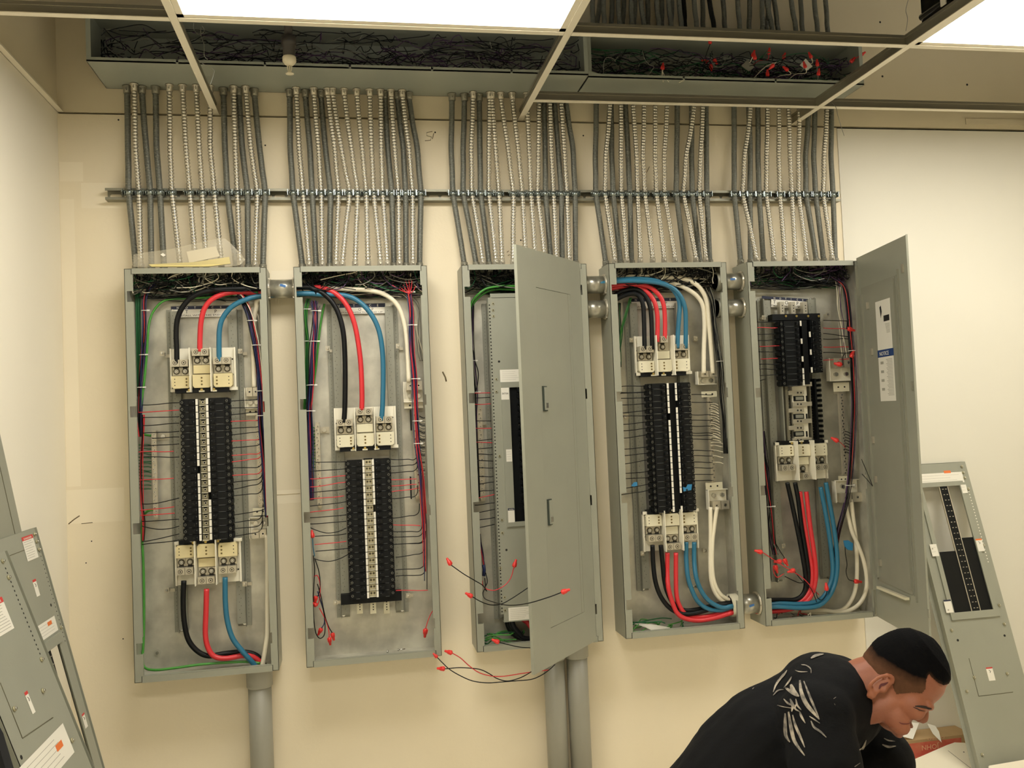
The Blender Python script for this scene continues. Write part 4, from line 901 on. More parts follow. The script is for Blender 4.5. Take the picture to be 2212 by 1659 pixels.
loop4('left blue power cable looping from the fourth panel bottom into the rightmost panel', [(945,470),(945,650),(962,850),(1010,1010),(1080,1140),(1190,1220),(1320,1235),(1400,1215),(1450,1200)], 1195,
   [(210,1150,.09),(420,1125,.10),(620,1130,.104),(800,1110,.104),(900,1050,.10),(970,920,.096),(1000,780,.094),(990,600,.09),(950,300,.088),(895,0,.086),(868,-140,.086)], 'b', .104)
loop4('right blue power cable looping from the fourth panel bottom into the rightmost panel', [(1035,470),(1035,680),(1055,860),(1110,1010),(1195,1125),(1310,1195),(1390,1205),(1450,1190)], 1185,
   [(210,1165,.10),(420,1160,.112),(650,1172,.116),(840,1150,.116),(950,1060,.112),(1020,920,.108),(1048,760,.104),(1045,560,.098),(1010,280,.092),(960,0,.088),(925,-190,.086)], 'b', .112)
tangle('ground_wires', CXS[3]+.01, CXS[3]+.26, -.11, -.03, ZCB+.006, ZCB+.045, 16, 'gdg', None, r=.0024, parent=PAN[3], seed=21, spread=.09)
# torn white paper at bottom of panel 4
fr = Fr((0, -.125, 0), (1, 0, -.12), (0, .35, 1)); pts = [fr.hit(1300+x*D3[2], 1080+y*D3[2]) for x, y in ((345,1380),(560,1390),(800,1435),(870,1450),(800,1480),(720,1470),(660,1510),(610,1480),(480,1425))]
m = MB(); m.prism(pts, 0, .0007, fr=fr); m.build('paper_scrap', wht_m, label='torn white paper scrap on the bottom ledge of the fourth panel', cat='paper')
for lb, pp in (('blue tape flag on a wire left of the breakers in the fourth panel', [(360,1200),(395,1155),(435,1150),(440,1195),(400,1208)]), ('blue tape scrap stuck on the right breakers of the fourth panel', [(1000,1210),(1040,1220),(1060,1180),(1115,1178),(1105,1250),(1010,1268)])):
    c = .085 if 'flag' in lb else .112; pts = [H(1300+x*D2[2], 840+y*D2[2], c) for x, y in pp]; m = MB(); m.prism(pts, c, c+.0008); m.build('blue_tape', mat('blue_tape2', (48, 128, 176), .5), label=lb, cat='tape')
# ================================================================== PANEL 5
P = PAN[4]; F1 = (1580, 500, .21698); F2 = E2; F3 = E3
rail(P, (1637.5, 645), (1675, 1259), 'L'); rail(P, (1748, 643), (1775, 1253), 'R')
notice(P, (1646, 639), (1746, 662), 645, 0, c=.016, tilt=7, dark0=.2)
for x in (1684, 1708, 1734):
    m = MB(); boxpx(m, (x, 652), (x+11, 681), .03, .055); a, b = H(x+6, 660, .055)
    for k in range(3): m.disc(a, b-.012*k, .055, .0554, .0026, m=1, n=8)
    m.build('bus_bar', [alu_m, hole_m], P)
m = MB(); boxpx(m, (1668, 679), (1772, 690), .03, .075)
for x in (1697, 1720, 1745, 1768): a, b = H(x, 683, .075); m.disc(a, b, .075, .079, .005, m=1, n=8)
m.build('bus_end_block', [black_m, MATS['brass_screw']], P)
for q in ((1652, 686), (1790, 680)): bracket(P, *q)
bracket(P, 1695, 1180)
breakers(P, 1684, 1727, 'L', 692, 11, nostrip=(1, 2, 4, 5, 7), xs=(1727.5, 1730.5)); breakers(P, 1776, 1751, 'R', 690, 9, nostrip=(0, 1, 3, 4, 6, 7), xs=(1746, 1749))
m = MB(); boxpx(m, (1731, 692), (1750, 830), .03, .085); m.build('bus_cover', black_m, P)
# bare bus below the breakers
def pr2(x, y): return (1600+x*.1989, 820+y*.1989)
m = MB(); boxpx(m, pr2(553, 35), pr2(745, 690), .045, .062); m.build('bus_base', MATS['white_moulded_insulator'], P)
for k, y in enumerate((40, 130, 255, 322, 440, 512, 645)):
    m = MB(); L = (565, 775) if k % 2 == 0 else (520, 690)
    boxpx(m, pr2(L[0], y-8), pr2(L[1], y+30), .062, .074)
    for x in (620, 655): a, b = H(*pr2(x, y+12), .074); m.disc(a, b, .074, .0744, .004, m=1, n=10)
    m.build('bus_stab', [alu_m, hole_m], P)
for y in (180, 375, 565):
    m = MB(); boxpx(m, pr2(575, y), pr2(690, y+50), .062, .066); boxpx(m, pr2(600, y+8), pr2(680, y+40), .066, .070, 1); boxpx(m, pr2(712, y-5), pr2(728, y+55), .062, .066); m.build('stab_slot', [black_m, rail_m], P)
for x0, x1, c in ((480, 545, .07), (735, 790, .07)):
    m = MB(); boxpx(m, pr2(x0, 45 if x0 < 500 else -150), pr2(x1, 690), .045, c); a, b = H(*pr2((x0+x1)/2, 60), c)
    for k in range(27): m.disc(a, b-.0115*k, c, c+.0004, .0022, m=1, n=6)
    m.build('bus_bar', [mat('bus_grey', (128, 124, 106), .4, .4), hole_m], P)
m = MB(); boxpx(m, pr2(800, -10), pr2(858, 690), .03, .07)
a0, b0 = H(*pr2(858, 0), .07)
for k in range(13): m.box(a0-.001, a0+.006, b0-.022*k-.008, b0-.022*k+.004, .03, .07)
m.build('hook_rail', black_m, P)
m = MB(); boxpx(m, pr2(455, 0), pr2(478, 690), .03, .066); m.build('hook_rail', rail_m, P)
lugs(P, (1670.6, 956), flip=True, tint=cream_m, one=True)
termbar(P, (1812, 850), (1822, 1025), n=28); tabplate(P, (1800, 827), (1835, 845)); neutral_lug(P, (1786, 775), (1841, 822)); neutral_lug(P, (1799, 1038), (1860, 1082), up=False); tabplate(P, (1811, 1029), (1833, 1042))
wires(P, o2(F1), F1[2], [('k',900,902),('r',958,958,0,None,460),('k',1022,1020),('k',1083,1080),('r',1145,1138,0,280),('k',1198,1200),('r',1270,1262,0,290,460),('k',1325,1318),('k',1372,1370),('k',1430,1430),('k',1490,1470,0,None,340)], 252, 490)
wires(P, o2(F1), F1[2], [('k',885,892),('r',960,975),('k',1015,1050),('k',1070,1070),('r',1150,1150),('k',1205,1210),('r',1282,1268)], 915, 1170)
wires(P, o2(F2), F2[2], [('k', 560+i*32, 590+i*32, 0) for i in range(8)], 1130, 1210, c=.06)
bundle('pale neutral wires bundled down the right inside of the rightmost panel', o2(F1), F1[2], [(1060,480,.05),(1075,600,.06),(1070,760,.06),(1095,950,.065),(1110,1150,.065),(1130,1300,.06)], 'wwywpyw', spread=.012, seed=30)
bundle('dark and purple wires bundled behind the hinge side of the rightmost panel', o2(F1), F1[2], [(1040,470,.06),(1130,560,.07),(1165,760,.08),(1180,1000,.085),(1200,1250,.085),(1210,1500,.085),(1215,1800,.085),(1190,2300,.085),(1150,2650,.085),(1060,3000,.085),(1030,3250,.08),(1020,3500,.08)], 'kpkpkrkpkk', spread=.011, seed=31, ties=(.35, .7))
bundle('dark wires bundled down the left inside of the rightmost panel', o2(F2), F2[2], [(235,560,.04),(250,760,.05),(275,960,.06),(300,1250,.07),(320,1500,.075),(345,1750,.08),(370,1900,.085)], 'kkpkrkkpkk', spread=.012, seed=32, ties=(.6,))
ZN = lambda q: P3(F3[0]+q[0]*F3[2], F3[1]+q[1]*F3[2], .12)
for lb, pts, col, nd in (
  ('long red wire crossing the bottom of the rightmost panel, nut over its left flange', [(850,1030,.11),(790,970,.115),(690,860,.12),(590,790,.125),(470,720,.13),(360,650,.14),(270,590,.15),(235,570,.155)], 'r', (-1, -.25)),
  ('wire with red nut, left one of the touching pair in the rightmost panel', [(360,480,.09),(400,560,.10),(440,640,.11),(445,665,.12)], 'y', (-.9, .1)),
  ('wire with red nut, right one of the touching pair in the rightmost panel', [(380,470,.09),(430,560,.10),(470,620,.11),(470,640,.12)], 'k', (.5, .9)),
  ('red looped wire with nut below the touching pair in the rightmost panel', [(470,800,.11),(400,840,.12),(360,790,.12),(355,720,.12),(375,710,.12)], 'r', (.3, 1)),
  ('thin wire with red nut on the diagonal red wire in the rightmost panel', [(650,745,.11),(620,745,.12),(590,760,.13)], 'y', (-1, .3)),
  ('black wire with red nut beside the blue cables in the rightmost panel', [(820,1000,.12),(835,1060,.125),(880,1085,.125),(925,1030,.125),(935,985,.125)], 'k', (-.1, -1)),
  ('red and black wire ending in a nut on the white cables, rightmost panel', [(1130,480,.09),(1140,600,.095),(1155,700,.10),(1145,780,.10),(1170,860,.105),(1230,882,.11)], 'k', (1, .1)),
  ('black wire dangling below the diagonal red wire in the rightmost panel', [(480,830,.10),(560,870,.10),(640,900,.10),(700,890,.10)], 'k', None),
  ('black wire loop by the lower blue cable bend, rightmost panel', [(590,780,.10),(660,870,.10),(760,960,.12),(800,1040,.13),(825,1110,.13)], 'k', None)):
    q = [P3(F3[0]+x*F3[2], F3[1]+y*F3[2], c) for x, y, c in pts]; loose(lb, q, col, .0019, dirw(*nd) if nd else None, group='loose capped wires in the bottom of the rightmost panel', s=1.45)
for lb, x, y, nd, c in (('red nut on the upper right wires of the rightmost panel', 1155, 965, (1, .3), .09), ('large red nut against the hinge side of the rightmost panel', 1190, 1255, (.4, -1), .09), ('red nut lying over the upper neutral lug of the rightmost panel', 1100, 1325, (-1, -.15), .09)):
    p = P3(F1[0]+x*F1[2], F1[1]+y*F1[2], c); d = dirw(*nd); loose(lb, [p+np.array([.03, .02, .05]), p+np.array([.01, .01, .03]), p-d*.004, p], 'k', .0017, d, s=1.5)
p = P3(*pr2(1060, 670), .10); loose('bright red nut across the neutral bar of the rightmost panel', [p+np.array([.05, .03, -.03]), p+np.array([.02, .01, -.01]), p], 'r', .0017, dirw(-1, -.5), s=1.5)
q = [P3(F3[0]+x*F3[2], F3[1]+y*F3[2], .10) for x, y in ((1115,440),(1160,435),(1210,470),(1205,545),(1160,540),(1125,500))]
m = MB(); m.prism([H(F3[0]+x*F3[2], F3[1]+y*F3[2], .10) for x, y in ((1113,440),(1160,436),(1210,470),(1205,548),(1155,540),(1125,500))], .10, .108); m.build('blue_tape', MATS['blue_tape2'], label='blue tape lump between the cables of the rightmost panel', cat='tape')
tangle('ground_wires', CXS[4]+.02, CXS[4]+.22, -.11, -.03, ZCB+.006, ZCB+.035, 12, 'kryw', None, r=.002, parent=P, seed=22, spread=.09)

# ================================================================== PANEL 3: inner cover
P = PAN[2]; G1 = (930, 500, .21703); G2 = (930, 820, .21703); G3 = (930, 1140, .21703)
rail(P, (1040, 655), (1072, 1340), 'L')
cv = .112; aL = H(1054, 660, cv)[0]; aR = aL+.37; zt = H(1062, 632, cv)[1]; zt2 = H(1054, 643, cv)[1]; zb = H(1091, 1343, cv)[1]
m = MB()
wz1 = H(1100, 837, cv)[1]; wz0 = H(1112, 1127, cv)[1]; wa0 = H(1100.5, 850, cv)[0]; wa1 = wa0+.13
a2L = H(1090, 1300, cv)[0]
m.box(aL, aR, wz1, zt2, cv-.002, cv); m.box(aL, wa0, wz0, wz1, cv-.002, cv); m.box(wa1, aR, wz0, wz1, cv-.002, cv); m.box(aL, aR, zb+.03, wz0, cv-.002, cv); m.box(aL+.012, aR, zb, zb+.03, cv-.002, cv)
m.box(aL-.001, aL+.001, zb+.03, zt2, cv-.03, cv); m.box(aL+.015, aR-.015, zt2, zt, cv-.03, cv-.028); m.box(aL+.015, aR-.015, zt2-.002, zt2, cv-.03, cv)
m.box(aL+.012, aR, zb-.002, zb, cv-.03, cv+.002)
cover = m.build('inner_cover', paint_m, P)
# raised frame around the breaker window
m = MB(); ra0 = wa0-.034; ra1 = wa1+.034; rz1 = wz1+.022; rz0 = wz0-.018
for bx in ((ra0, wa0, wz0, rz1), (wa1, ra1, wz0, rz1), (wa0, wa1, wz1, rz1), (ra0, ra1, rz0, wz0)): m.box(*bx, cv, cv+.006)
m.build('raised_frame', paint_m, cover)
m = MB(); m.box(wa0, wa1, wz0, wz1, cv-.012, cv-.004); m.build('breaker_field', black_m, P)
for k in range(20):
    z = wz1-.012-.0254*.97*k
    if z < wz0+.01: break
    m = MB(); m.box(wa0+.030, wa0+.044, z-.006, z+.006, cv-.004, cv+.006); m.disc(wa0+.034, z+.0095, cv-.004, cv-.0035, .0016, m=1, n=6); m.build('toggle', [blackt_m, steel_m], P)
m = MB()
for c_, yy in ((0, .0), (1, 0)):
    z = zt2-.03
    while z > zb+.04:
        if c_ == 0 or not (wz0-.02 < z < wz1+.01): m.disc(aL+.006+.0*c_, z, cv, cv+.0004, .0028, m=0, n=8)
        z -= .0135
m.build('knockout_holes', hole_m, cover)
for x, y in ((1065, 656), (1065, 670), (1066, 683), (1072, 819), (1072, 846), (1079, 985), (1084, 1123), (1085, 1151), (1090, 1290), (1091, 1318), (1081, 1227)):
    a, b = H(x, y, cv); m = MB(); m.disc(a, b, cv, cv+.0028, .0052, n=10); m.disc(a, b, cv+.0028, cv+.0034, .0026, m=1, n=6); m.build('screw', [mat('painted_screw', (178, 172, 140), .4, .4), hole_m], cover)
for x, y in ((1078, 781), (1094, 1188)): a, b = H(x, y, cv); m = MB(); m.disc(a, b, cv, cv+.0004, .0046, n=12); m.build('hole', hole_m, cover)
def label(P, tl, br, c, fr=WALL, m_=None, name='label', lines=0, band=None, words=None, lab=None, bandh=.2, btext=None, poly=None, diag=False):
    a0, b1 = fr.hit(*tl, c); a1, b0 = fr.hit(*br, c); a0, a1 = min(a0, a1), max(a0, a1); b0, b1 = min(b0, b1), max(b0, b1)
    return labelw(P, a0, a1, b0, b1, c, fr, m_, name, lines, band, words, lab, bandh, btext, diag)
def labelw(P, a0, a1, b0, b1, c, fr=WALL, m_=None, name='label', lines=0, band=None, words=None, lab=None, bandh=.2, btext=None, diag=False):
    m = MB(); m.box(a0, a1, b0, b1, c, c+.0005, fr=fr, m=0); h = b1-b0; w = a1-a0; rr = random.Random(int(abs(a0*1e4)+abs(b0*1e4)))
    if band: m.box(a0, a1, b1-h*bandh, b1, c+.0005, c+.0008, fr=fr, m=1)
    top = b1-h*(bandh if band else .06)
    for k in range(lines):
        z = top-(top-b0)*(k+.7)/(lines+.8); m.box(a0+w*.08, a0+w*(.92-.25*rr.random()), z-h*.008, z+h*.008, c+.0005, c+.0007, fr=fr, m=2)
    if diag: m.tube([fr.p(a0+w*.35, top-h*.10, c+.001), fr.p(a0+w*.6, top-h*.2, c+.001), fr.p(a0+w*.45, top-h*.3, c+.001)], .0008, 4, 3)
    o = m.build(name, [m_ or wht_m, {'r': redink_m, 'o': orange_m, 'n': navy_m, None: wht_m}[band], mat('grey_print', (170, 166, 150), .6), ink_m], P, label=lab)
    if words: text(words, a0+w*.12, b1-h*.55, c+.0009, h*.2, ink_m, o, fr, w=w*.76)
    if btext: text(btext, a0+w*.15, b1-h*bandh*.82, c+.0011, h*bandh*.7, wht_m, o, fr, w=w*.7)
    return o
label(cover, (1082, 838), (1100, 863), cv+.006, words='EATON', lab='white maker label')
label(cover, (1079.7, 799), (1127, 824), cv, lines=5, lab='white rating label above the window'); label(cover, (1093, 971), (1106.5, 997), cv+.006, lines=4, lab='small white label beside the window')
label(cover, (1097, 1098), (1112, 1128), cv+.006, lines=0, band='n', bandh=.16, btext='NOTICE', lab='white label with navy NOTICE strip'); label(cover, (1098, 1313), (1150, 1337), cv, lines=6, lab='white printed label at the cover bottom')
cable('upper green cable in the top of the middle panel', o2(G1), G1[2], [(1200,560,.06),(860,545,.07),(700,545,.075),(560,568,.075),(475,625,.07),(415,700,.06),(390,790,.05),(385,900,.045)], 'g', .0048, .07)
cable('lower green cable in the top of the middle panel', o2(G1), G1[2], [(1200,590,.05),(860,580,.055),(700,575,.058),(590,590,.058),(500,640,.055),(430,715,.05),(400,800,.045),(390,900,.04)], 'g', .0044, .06)
bundle('black wires down the left inside of the middle panel', o2(G1), G1[2], [(420,690,.05),(420,900,.05),(415,1100,.05),(430,1350,.055),(455,1600,.055),(450,1800,.055),(455,2100,.05),(470,2400,.05),(475,2650,.05)], 'kkkkpk', spread=.006, seed=40, ties=(.35, .5))
q = pxs([(425,1180),(440,1280),(475,1400),(470,1500),(450,1600)], .06, (G1[0], G1[1]), G1[2]); loose('single black wire bowing out from the bundle in the middle panel', q, 'k', .002)
termbar(P, (1030, 881), (1041, 1078), n=22)
a, b = H(1046, 914, .03); m = MB(); m.box(a-.015, a+.02, b-.012, b+.012, .008, .010); m.disc(a, b, .010, .022, .0085, m=1, n=8); m.build('ground_bracket', [alu_m, steel_m], P)
wires(P, o2(G2), G2[2], [('r',135,130),('k',182,175),('r',245,245),('k',412,412),('r',482,490),('k',608,588,0,470),('r',622,630),('k',690,675),('k',745,742),('k',805,812),('k',880,878),('k',970,960),('k',1042,1018),('k',1118,1095),('r',1182,1142),
    ('k',1250,1225),('k',1328,1290),('k',1402,1372),('k',1480,1440)], 440, 640, c=.07)
tangle('ground_wires', CXS[2]+.01, CXS[2]+.2, -.12, -.03, ZCB+.006, ZCB+.05, 16, 'ggd', None, r=.0026, parent=P, seed=23, spread=.1)
m = MB(); q = [P3(G3[0]+x*G3[2], G3[1]+y*G3[2], c) for x, y, c in ((900,900,.05),(960,940,.06),(1000,990,.07),(1080,1100,.07))]; m.tube(smooth(q, 6), .0098, 12); m.build('power_cable', cu_m['r'], label='red power cable glimpsed at the bottom of the middle panel', cat='cable')
for k in range(3):
    q = [P3(G3[0]+x*G3[2], G3[1]+y*G3[2], .05+.025*k) for x, y in ((760+20*k,880),(775+25*k,980),(830+30*k,1060),(930,1100),(1100,1110+k*8))]; m = MB(); m.tube(smooth(q, 6), .0105, 12)
    m.build('power_cable', cu_m['k'], label='black power cable in the bottom of the middle panel, %s' % ['rear one', 'middle one', 'front one'][k], cat='cable', group='black cables in the bottom of the middle panel')
q = pxs([(490,1450,.05)], 0, (0, 0), 1) if 0 else None
bundle('red and blue taped wires low on the left inside of the middle panel', o2(G3), G3[2], [(490,60,.05),(500,160,.06),(520,280,.07),(535,400,.08),(530,470,.08)], 'rkrpk', spread=.004, seed=41)
m = MB(); q = [P3(G3[0]+x*G3[2], G3[1]+y*G3[2], .08) for x, y in ((528,368),(535,420),(530,480))]; m.tube(q, .0065, 8); m.build('blue_tape', cu_m['n'], label='blue tape wrapped round the low wires of the middle panel', cat='tape')
L3 = [
 ('black wire sweeping left out of the middle panel, upper capped end', [(550,450,.085),(565,540,.10),(540,600,.13),(560,630,.18),(520,575,.22),(430,520,.25),(330,460,.26),(205,372,.26)], 'k', (-.5, -.8)),
 ('red wire curling up to a nut in front of the inner cover', [(515,530,.09),(520,570,.12),(555,608,.15),(640,622,.17),(735,575,.17),(798,500,.16),(830,392,.16)], 'r', (.3, -1)),
 ('black wire from a nut at the flange running behind the middle panel door', [(1040,560,.16),(990,585,.16),(900,645,.16),(800,710,.16),(705,758,.17),(600,768,.19),(500,735,.22),(418,688,.24)], 'k', (-.9, -.5)),
 ('long black wire swinging across the front of the half open door', [(540,500,.09),(545,590,.10),(522,650,.14),(540,705,.2),(620,738,.3),(740,768,.42),(850,770,.50),(1000,745,.62),(1180,690,.66),(1300,645,.66)], 'k', (1, -.35)),
 ('black wire with nut poking over the bottom ledge of the middle panel', [(1060,1198,.16),(1030,1197,.16),(900,1190,.17),(800,1170,.18),(685,1142,.20)], 'k', (-1, -.4)),
 ('red wire with nut hanging in the gap left of the middle panel, below its bottom', [(1180,1415,.16),(1040,1432,.17),(900,1452,.18),(730,1478,.2),(600,1475,.2),(480,1440,.2),(380,1370,.2),(300,1298,.2),(218,1248,.2)], 'r', (-1, -.3)),
 ('black wire with the lowest red nut left of the middle panel', [(1100,1350,.16),(1040,1405,.17),(960,1460,.18),(870,1502,.2),(760,1526,.2),(660,1500,.2),(580,1450,.2),(480,1408,.2),(300,1393,.2),(145,1404,.2)], 'k', (-1, -.05)),
 ('black wire hanging in a long sag from under the second panel', [(1240,1360,.17),(1180,1415,.18),(1100,1470,.19),(1000,1510,.2),(850,1524,.2),(700,1536,.2),(560,1544,.2),(420,1525,.2),(300,1475,.2),(190,1410,.19),(120,1345,.18),(68,1292,.16)], 'k', (-1, -1))]
for i, (lb, pts, col, nd) in enumerate(L3):
    q = [P3(G3[0]+x*G3[2], G3[1]+y*G3[2], c) for x, y, c in pts]; loose(lb, q, col, .00185, dirw(*nd), group='loose capped wires around the middle panel', s=1.0 if i == 7 else 1.35)

# ---- tangles of small wires in the top of every panel
for i, (cols, n) in enumerate((('kkkkykkdkw', 170), ('kkkykkpdkkw', 180), ('kkkykdkk', 130), ('kkkykkwk', 130), ('kkkykdkpk', 120))):
    x0 = CXS[i]+.012; x1 = CXS[i]+CW-.012; rr = random.Random(50+i); m = MB()
    for k in range(n):
        xa = rr.uniform(x0, x1); xb = min(max(xa+rr.uniform(-.16, .16), x0), x1); y = -rr.uniform(.025, .10); d = rr.uniform(.02, .085)
        m.tube(smooth([(xa, y, ZCT-.004), (xa+rr.uniform(-.01, .01), y, ZCT-d*.55), ((xa+xb)/2, y+rr.uniform(-.01, .01), ZCT-d), (xb, y, ZCT-d-rr.uniform(-.01, .02))], 4), .0019, 5, rr.randrange(len(cols)), cap=False)
    for k in range(n//2):
        z = ZCT-rr.uniform(.045, .10); y = -rr.uniform(.02, .05); xa = rr.uniform(x0, x1-.2); xb = min(x1, xa+rr.uniform(.15, .35))
        m.tube(smooth([(xa, y, z), ((xa+xb)/2, y, z+rr.uniform(-.012, .012)), (xb, y, z+rr.uniform(-.015, .015))], 5), .0015, 5, rr.randrange(len(cols)), cap=False)
    m.build('wire_tangle', [cu_m[c] for c in cols], PAN[i], kind='stuff')
    m = MB()
    for k in range(11):
        x = x0+.03+(x1-x0-.06)*k/10
        m.tube([(x, -.07, ZCT-.002), (x, -.07, ZCT-.006), (x, -.07, ZCT-.0065), (x, -.07, ZCT-.016)], [.016, .016, .012, .012], 12)
    m.build('lock_nuts', zinc_m, PAN[i])

# ================================================================== DOORS
def door(P, hinge, ang, w, z0, z1, hinge_side, name='door'):
    """sheet door; frame a from hinge outwards"""
    u = (math.cos(ang), -math.sin(ang), 0)
    fr = Fr((hinge[0], hinge[1], z0), u, (0, 0, 1)); m = MB(); m.box(0, w, 0, z1-z0, -.001, .001, fr=fr)
    m.box(w-.001, w+.001, 0, z1-z0, -.010, .0, fr=fr) if hinge_side == 'R' else m.box(w-.002, w, .0, z1-z0, .001, .012, fr=fr)
    return fr, m
# door of the middle panel: hinge on its right edge, swung towards the viewer
hx, hy = 1.276, -.150; fx, fy = .946, -.53; w3 = math.hypot(hx-fx, hy-fy)
fr3 = Fr((fx, fy, -.032), (hx-fx, hy-fy, 0), (0, 0, 1)); h3 = 1.51
m = MB()
ia0, ib1 = fr3.hit(1157.5, 620); ib0 = fr3.hit(1192, 1356)[1]; ia1 = fr3.hit(1229.5, 633)[0]; ia1 = max(ia1, fr3.hit(1262, 1317)[0])
g = .0016
m.box(0, ia0, 0, h3, -.0015, 0, fr=fr3); m.box(ia1, w3, 0, h3, -.0015, 0, fr=fr3); m.box(ia0, ia1, ib1, h3, -.0015, 0, fr=fr3); m.box(ia0, ia1, 0, ib0, -.0015, 0, fr=fr3)
m.box(0, .0012, 0, h3, -.012, -.0015, fr=fr3)
d3 = m.build('door', paint_m, P, label='half open outer door')
m = MB(); m.box(ia0+g, ia1-.0004, ib0+g, ib1-g, -.003, -.0008, fr=fr3); m.build('door_leaf', paint_m, d3)
m = MB(); m.box(ia0-.001, ia1, ib0-.001, ib1+.001, -.008, -.006, fr=fr3); m.build('door_gap', dark_m, d3)
m = MB(); m.box(ia1-.02, ia1-.019, ib0, ib1, -.0008, -.0004, fr=fr3); m.build('hinge_line', mat('enamel_line', (130, 130, 112), .5), d3)
for (tl, br) in (((1171, 834), (1181, 888)), ((1181.5, 1079), (1192, 1133))):
    a0, b1 = fr3.hit(*tl); a1, b0 = fr3.hit(*br); a1 = a0+.028
    m = MB(); m.box(a0, a1, b0, b1, -.0008, .005, fr=fr3, m=1); m.box(a0+.006, a1-.002, b0+.004, b1-.004, .005, .010, fr=fr3, m=0); m.box(a0+.007, a1-.004, b0+.012, b0+.03, .010, .011, fr=fr3, m=2); m.build('latch', [paint_m, mat('latch_bezel', (58, 66, 58), .4), steel_m], d3)
# door of the rightmost panel
P = PAN[4]
hx, hy = 2.499, -.149; fx, fy = 2.405, -.64
w5 = math.hypot(hx-fx, hy-fy); fr5 = Fr((hx, hy, -.036), (hx-fx, hy-fy, 0), (0, 0, 1)); fr5 = Fr((fx, fy, -.036), (hx-fx, hy-fy, 0), (0, 0, 1))
# normal of fr5 must face the viewer's left
s5 = 1 if (fr5.n@(C-fr5.o)) > 0 else -1
def f5(x, y): return fr5.hit(x, y)
c0 = 0
m = MB(); h5 = 1.52; i0, j1 = f5(1937, 622); i1 = f5(1868, 630)[0]; j0 = f5(1975, 1270)[1]
def bx5(m, a0, a1, b0, b1, ca, cb, mi=0): m.box(a0, a1, b0, b1, ca*s5, cb*s5, fr=fr5, m=mi)
bx5(m, 0, w5, 0, h5, -.0015, 0); bx5(m, 0, .0015, 0, h5, 0, .006)
d5 = m.build('door', paint_m, P, label='wide open outer door')
a_l = f5(1866, 700)[0]; a_r = f5(1936, 640)[0]; bt = f5(1900, 608)[1]; bb = f5(1950, 1275)[1]
a_lo, a_hi = min(a_l, a_r), max(a_l, a_r)
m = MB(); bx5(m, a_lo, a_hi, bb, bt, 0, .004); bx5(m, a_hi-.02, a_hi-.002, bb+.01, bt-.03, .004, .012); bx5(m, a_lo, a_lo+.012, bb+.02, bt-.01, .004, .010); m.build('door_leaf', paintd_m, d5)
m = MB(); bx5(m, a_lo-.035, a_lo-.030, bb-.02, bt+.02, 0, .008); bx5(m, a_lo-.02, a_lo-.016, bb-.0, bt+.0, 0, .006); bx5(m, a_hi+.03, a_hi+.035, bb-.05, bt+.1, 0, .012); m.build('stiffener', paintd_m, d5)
m = MB(); q0 = f5(1904, 1269); q1 = f5(1967, 1294)
pp = [q0, q1]; m.prism([(q0[0], q0[1]-.004), (q1[0], q1[1]-.004), (q1[0], q1[1]+.006), (q0[0], q0[1]+.006)], .004*s5, .02*s5, fr=fr5); m.build('document_ledge', cream_m, d5)
for x, y in ((1951, 580), (1972, 833), (1992, 1076), (2008, 1325)):
    a, b = f5(x, y); m = MB(); bx5(m, a-.006, a+.006, b-.016, b+.016, 0, .006); m.build('trim_clip', alu_m if y < 600 else paintd_m, d5)
for x, y in ((1878, 660), (1887, 760), (1890, 950), (1896, 1035), (1905, 1215)):
    a, b = f5(x, y); m = MB(); bx5(m, a-.006, a+.004, b-.014, b+.014, .004, .012); m.build('hinge', alu_m, d5)
# labels on the inside of the door
def lab5(tl, br, **k):
    a0, b1 = f5(*tl); a1, b0 = f5(*br); lo, hi = min(a0, a1), max(a0, a1); w = hi-lo
    m = MB(); bx5(m, lo, hi, b0, b1, .0042, .0048); return m, lo, hi, b0, b1
a0, b1 = f5(1893, 653); a1 = f5(1925, 650)[0]; bn1 = f5(1900, 757)[1]; bn0 = f5(1905, 772)[1]; bE = f5(1925, 866)[1]; lo, hi = min(a0, a1), max(a0, a1); W = hi-lo
m = MB(); bx5(m, lo, hi, bn1, b1, .0045, .0050); bx5(m, lo+.1*W, lo+.48*W, bn1+(b1-bn1)*.56, bn1+(b1-bn1)*.68, .0050, .0052, 1)
for k in range(8): bx5(m, lo+.1*W, lo+(.4-.01*k)*W, bn1+(b1-bn1)*(.50-.025*k), bn1+(b1-bn1)*(.51-.025*k), .0050, .0052, 2)
m.prism([(lo+W*.62, b1-.02), (lo+W*.72, b1-.026), (lo+W*.66, b1-.07), (lo+W*.58, b1-.045)], .0050*s5, .0054*s5, fr=fr5, m=1)
m.build('instruction_label', [wht_m, ink_m, MATS['grey_print']], d5, label='white instruction label with arc figure')
m = MB(); bx5(m, lo-.004, hi, bE, bn0, .0045, .0050)
for k in range(26): bx5(m, lo+.06*W, lo+(.48-.04*(k % 3))*W, bn0-(bn0-bE)*(.06+.032*k), bn0-(bn0-bE)*(.072+.032*k), .0050, .0052, 1)
for k in range(4): bx5(m, lo+.66*W, lo+.86*W, bn0-(bn0-bE)*(.10+.2*k), bn0-(bn0-bE)*(.16+.2*k), .0050, .0052, 1)
m.build('instruction_label', [wht_m, MATS['grey_print']], d5, label='long white notice sheet')
m = MB(); bx5(m, lo-.006, hi+.004, bn0, bn1, .0045, .0052); nb = m.build('notice_band', mat('blue_notice', (30, 62, 118), .5), d5, label='blue NOTICE band')
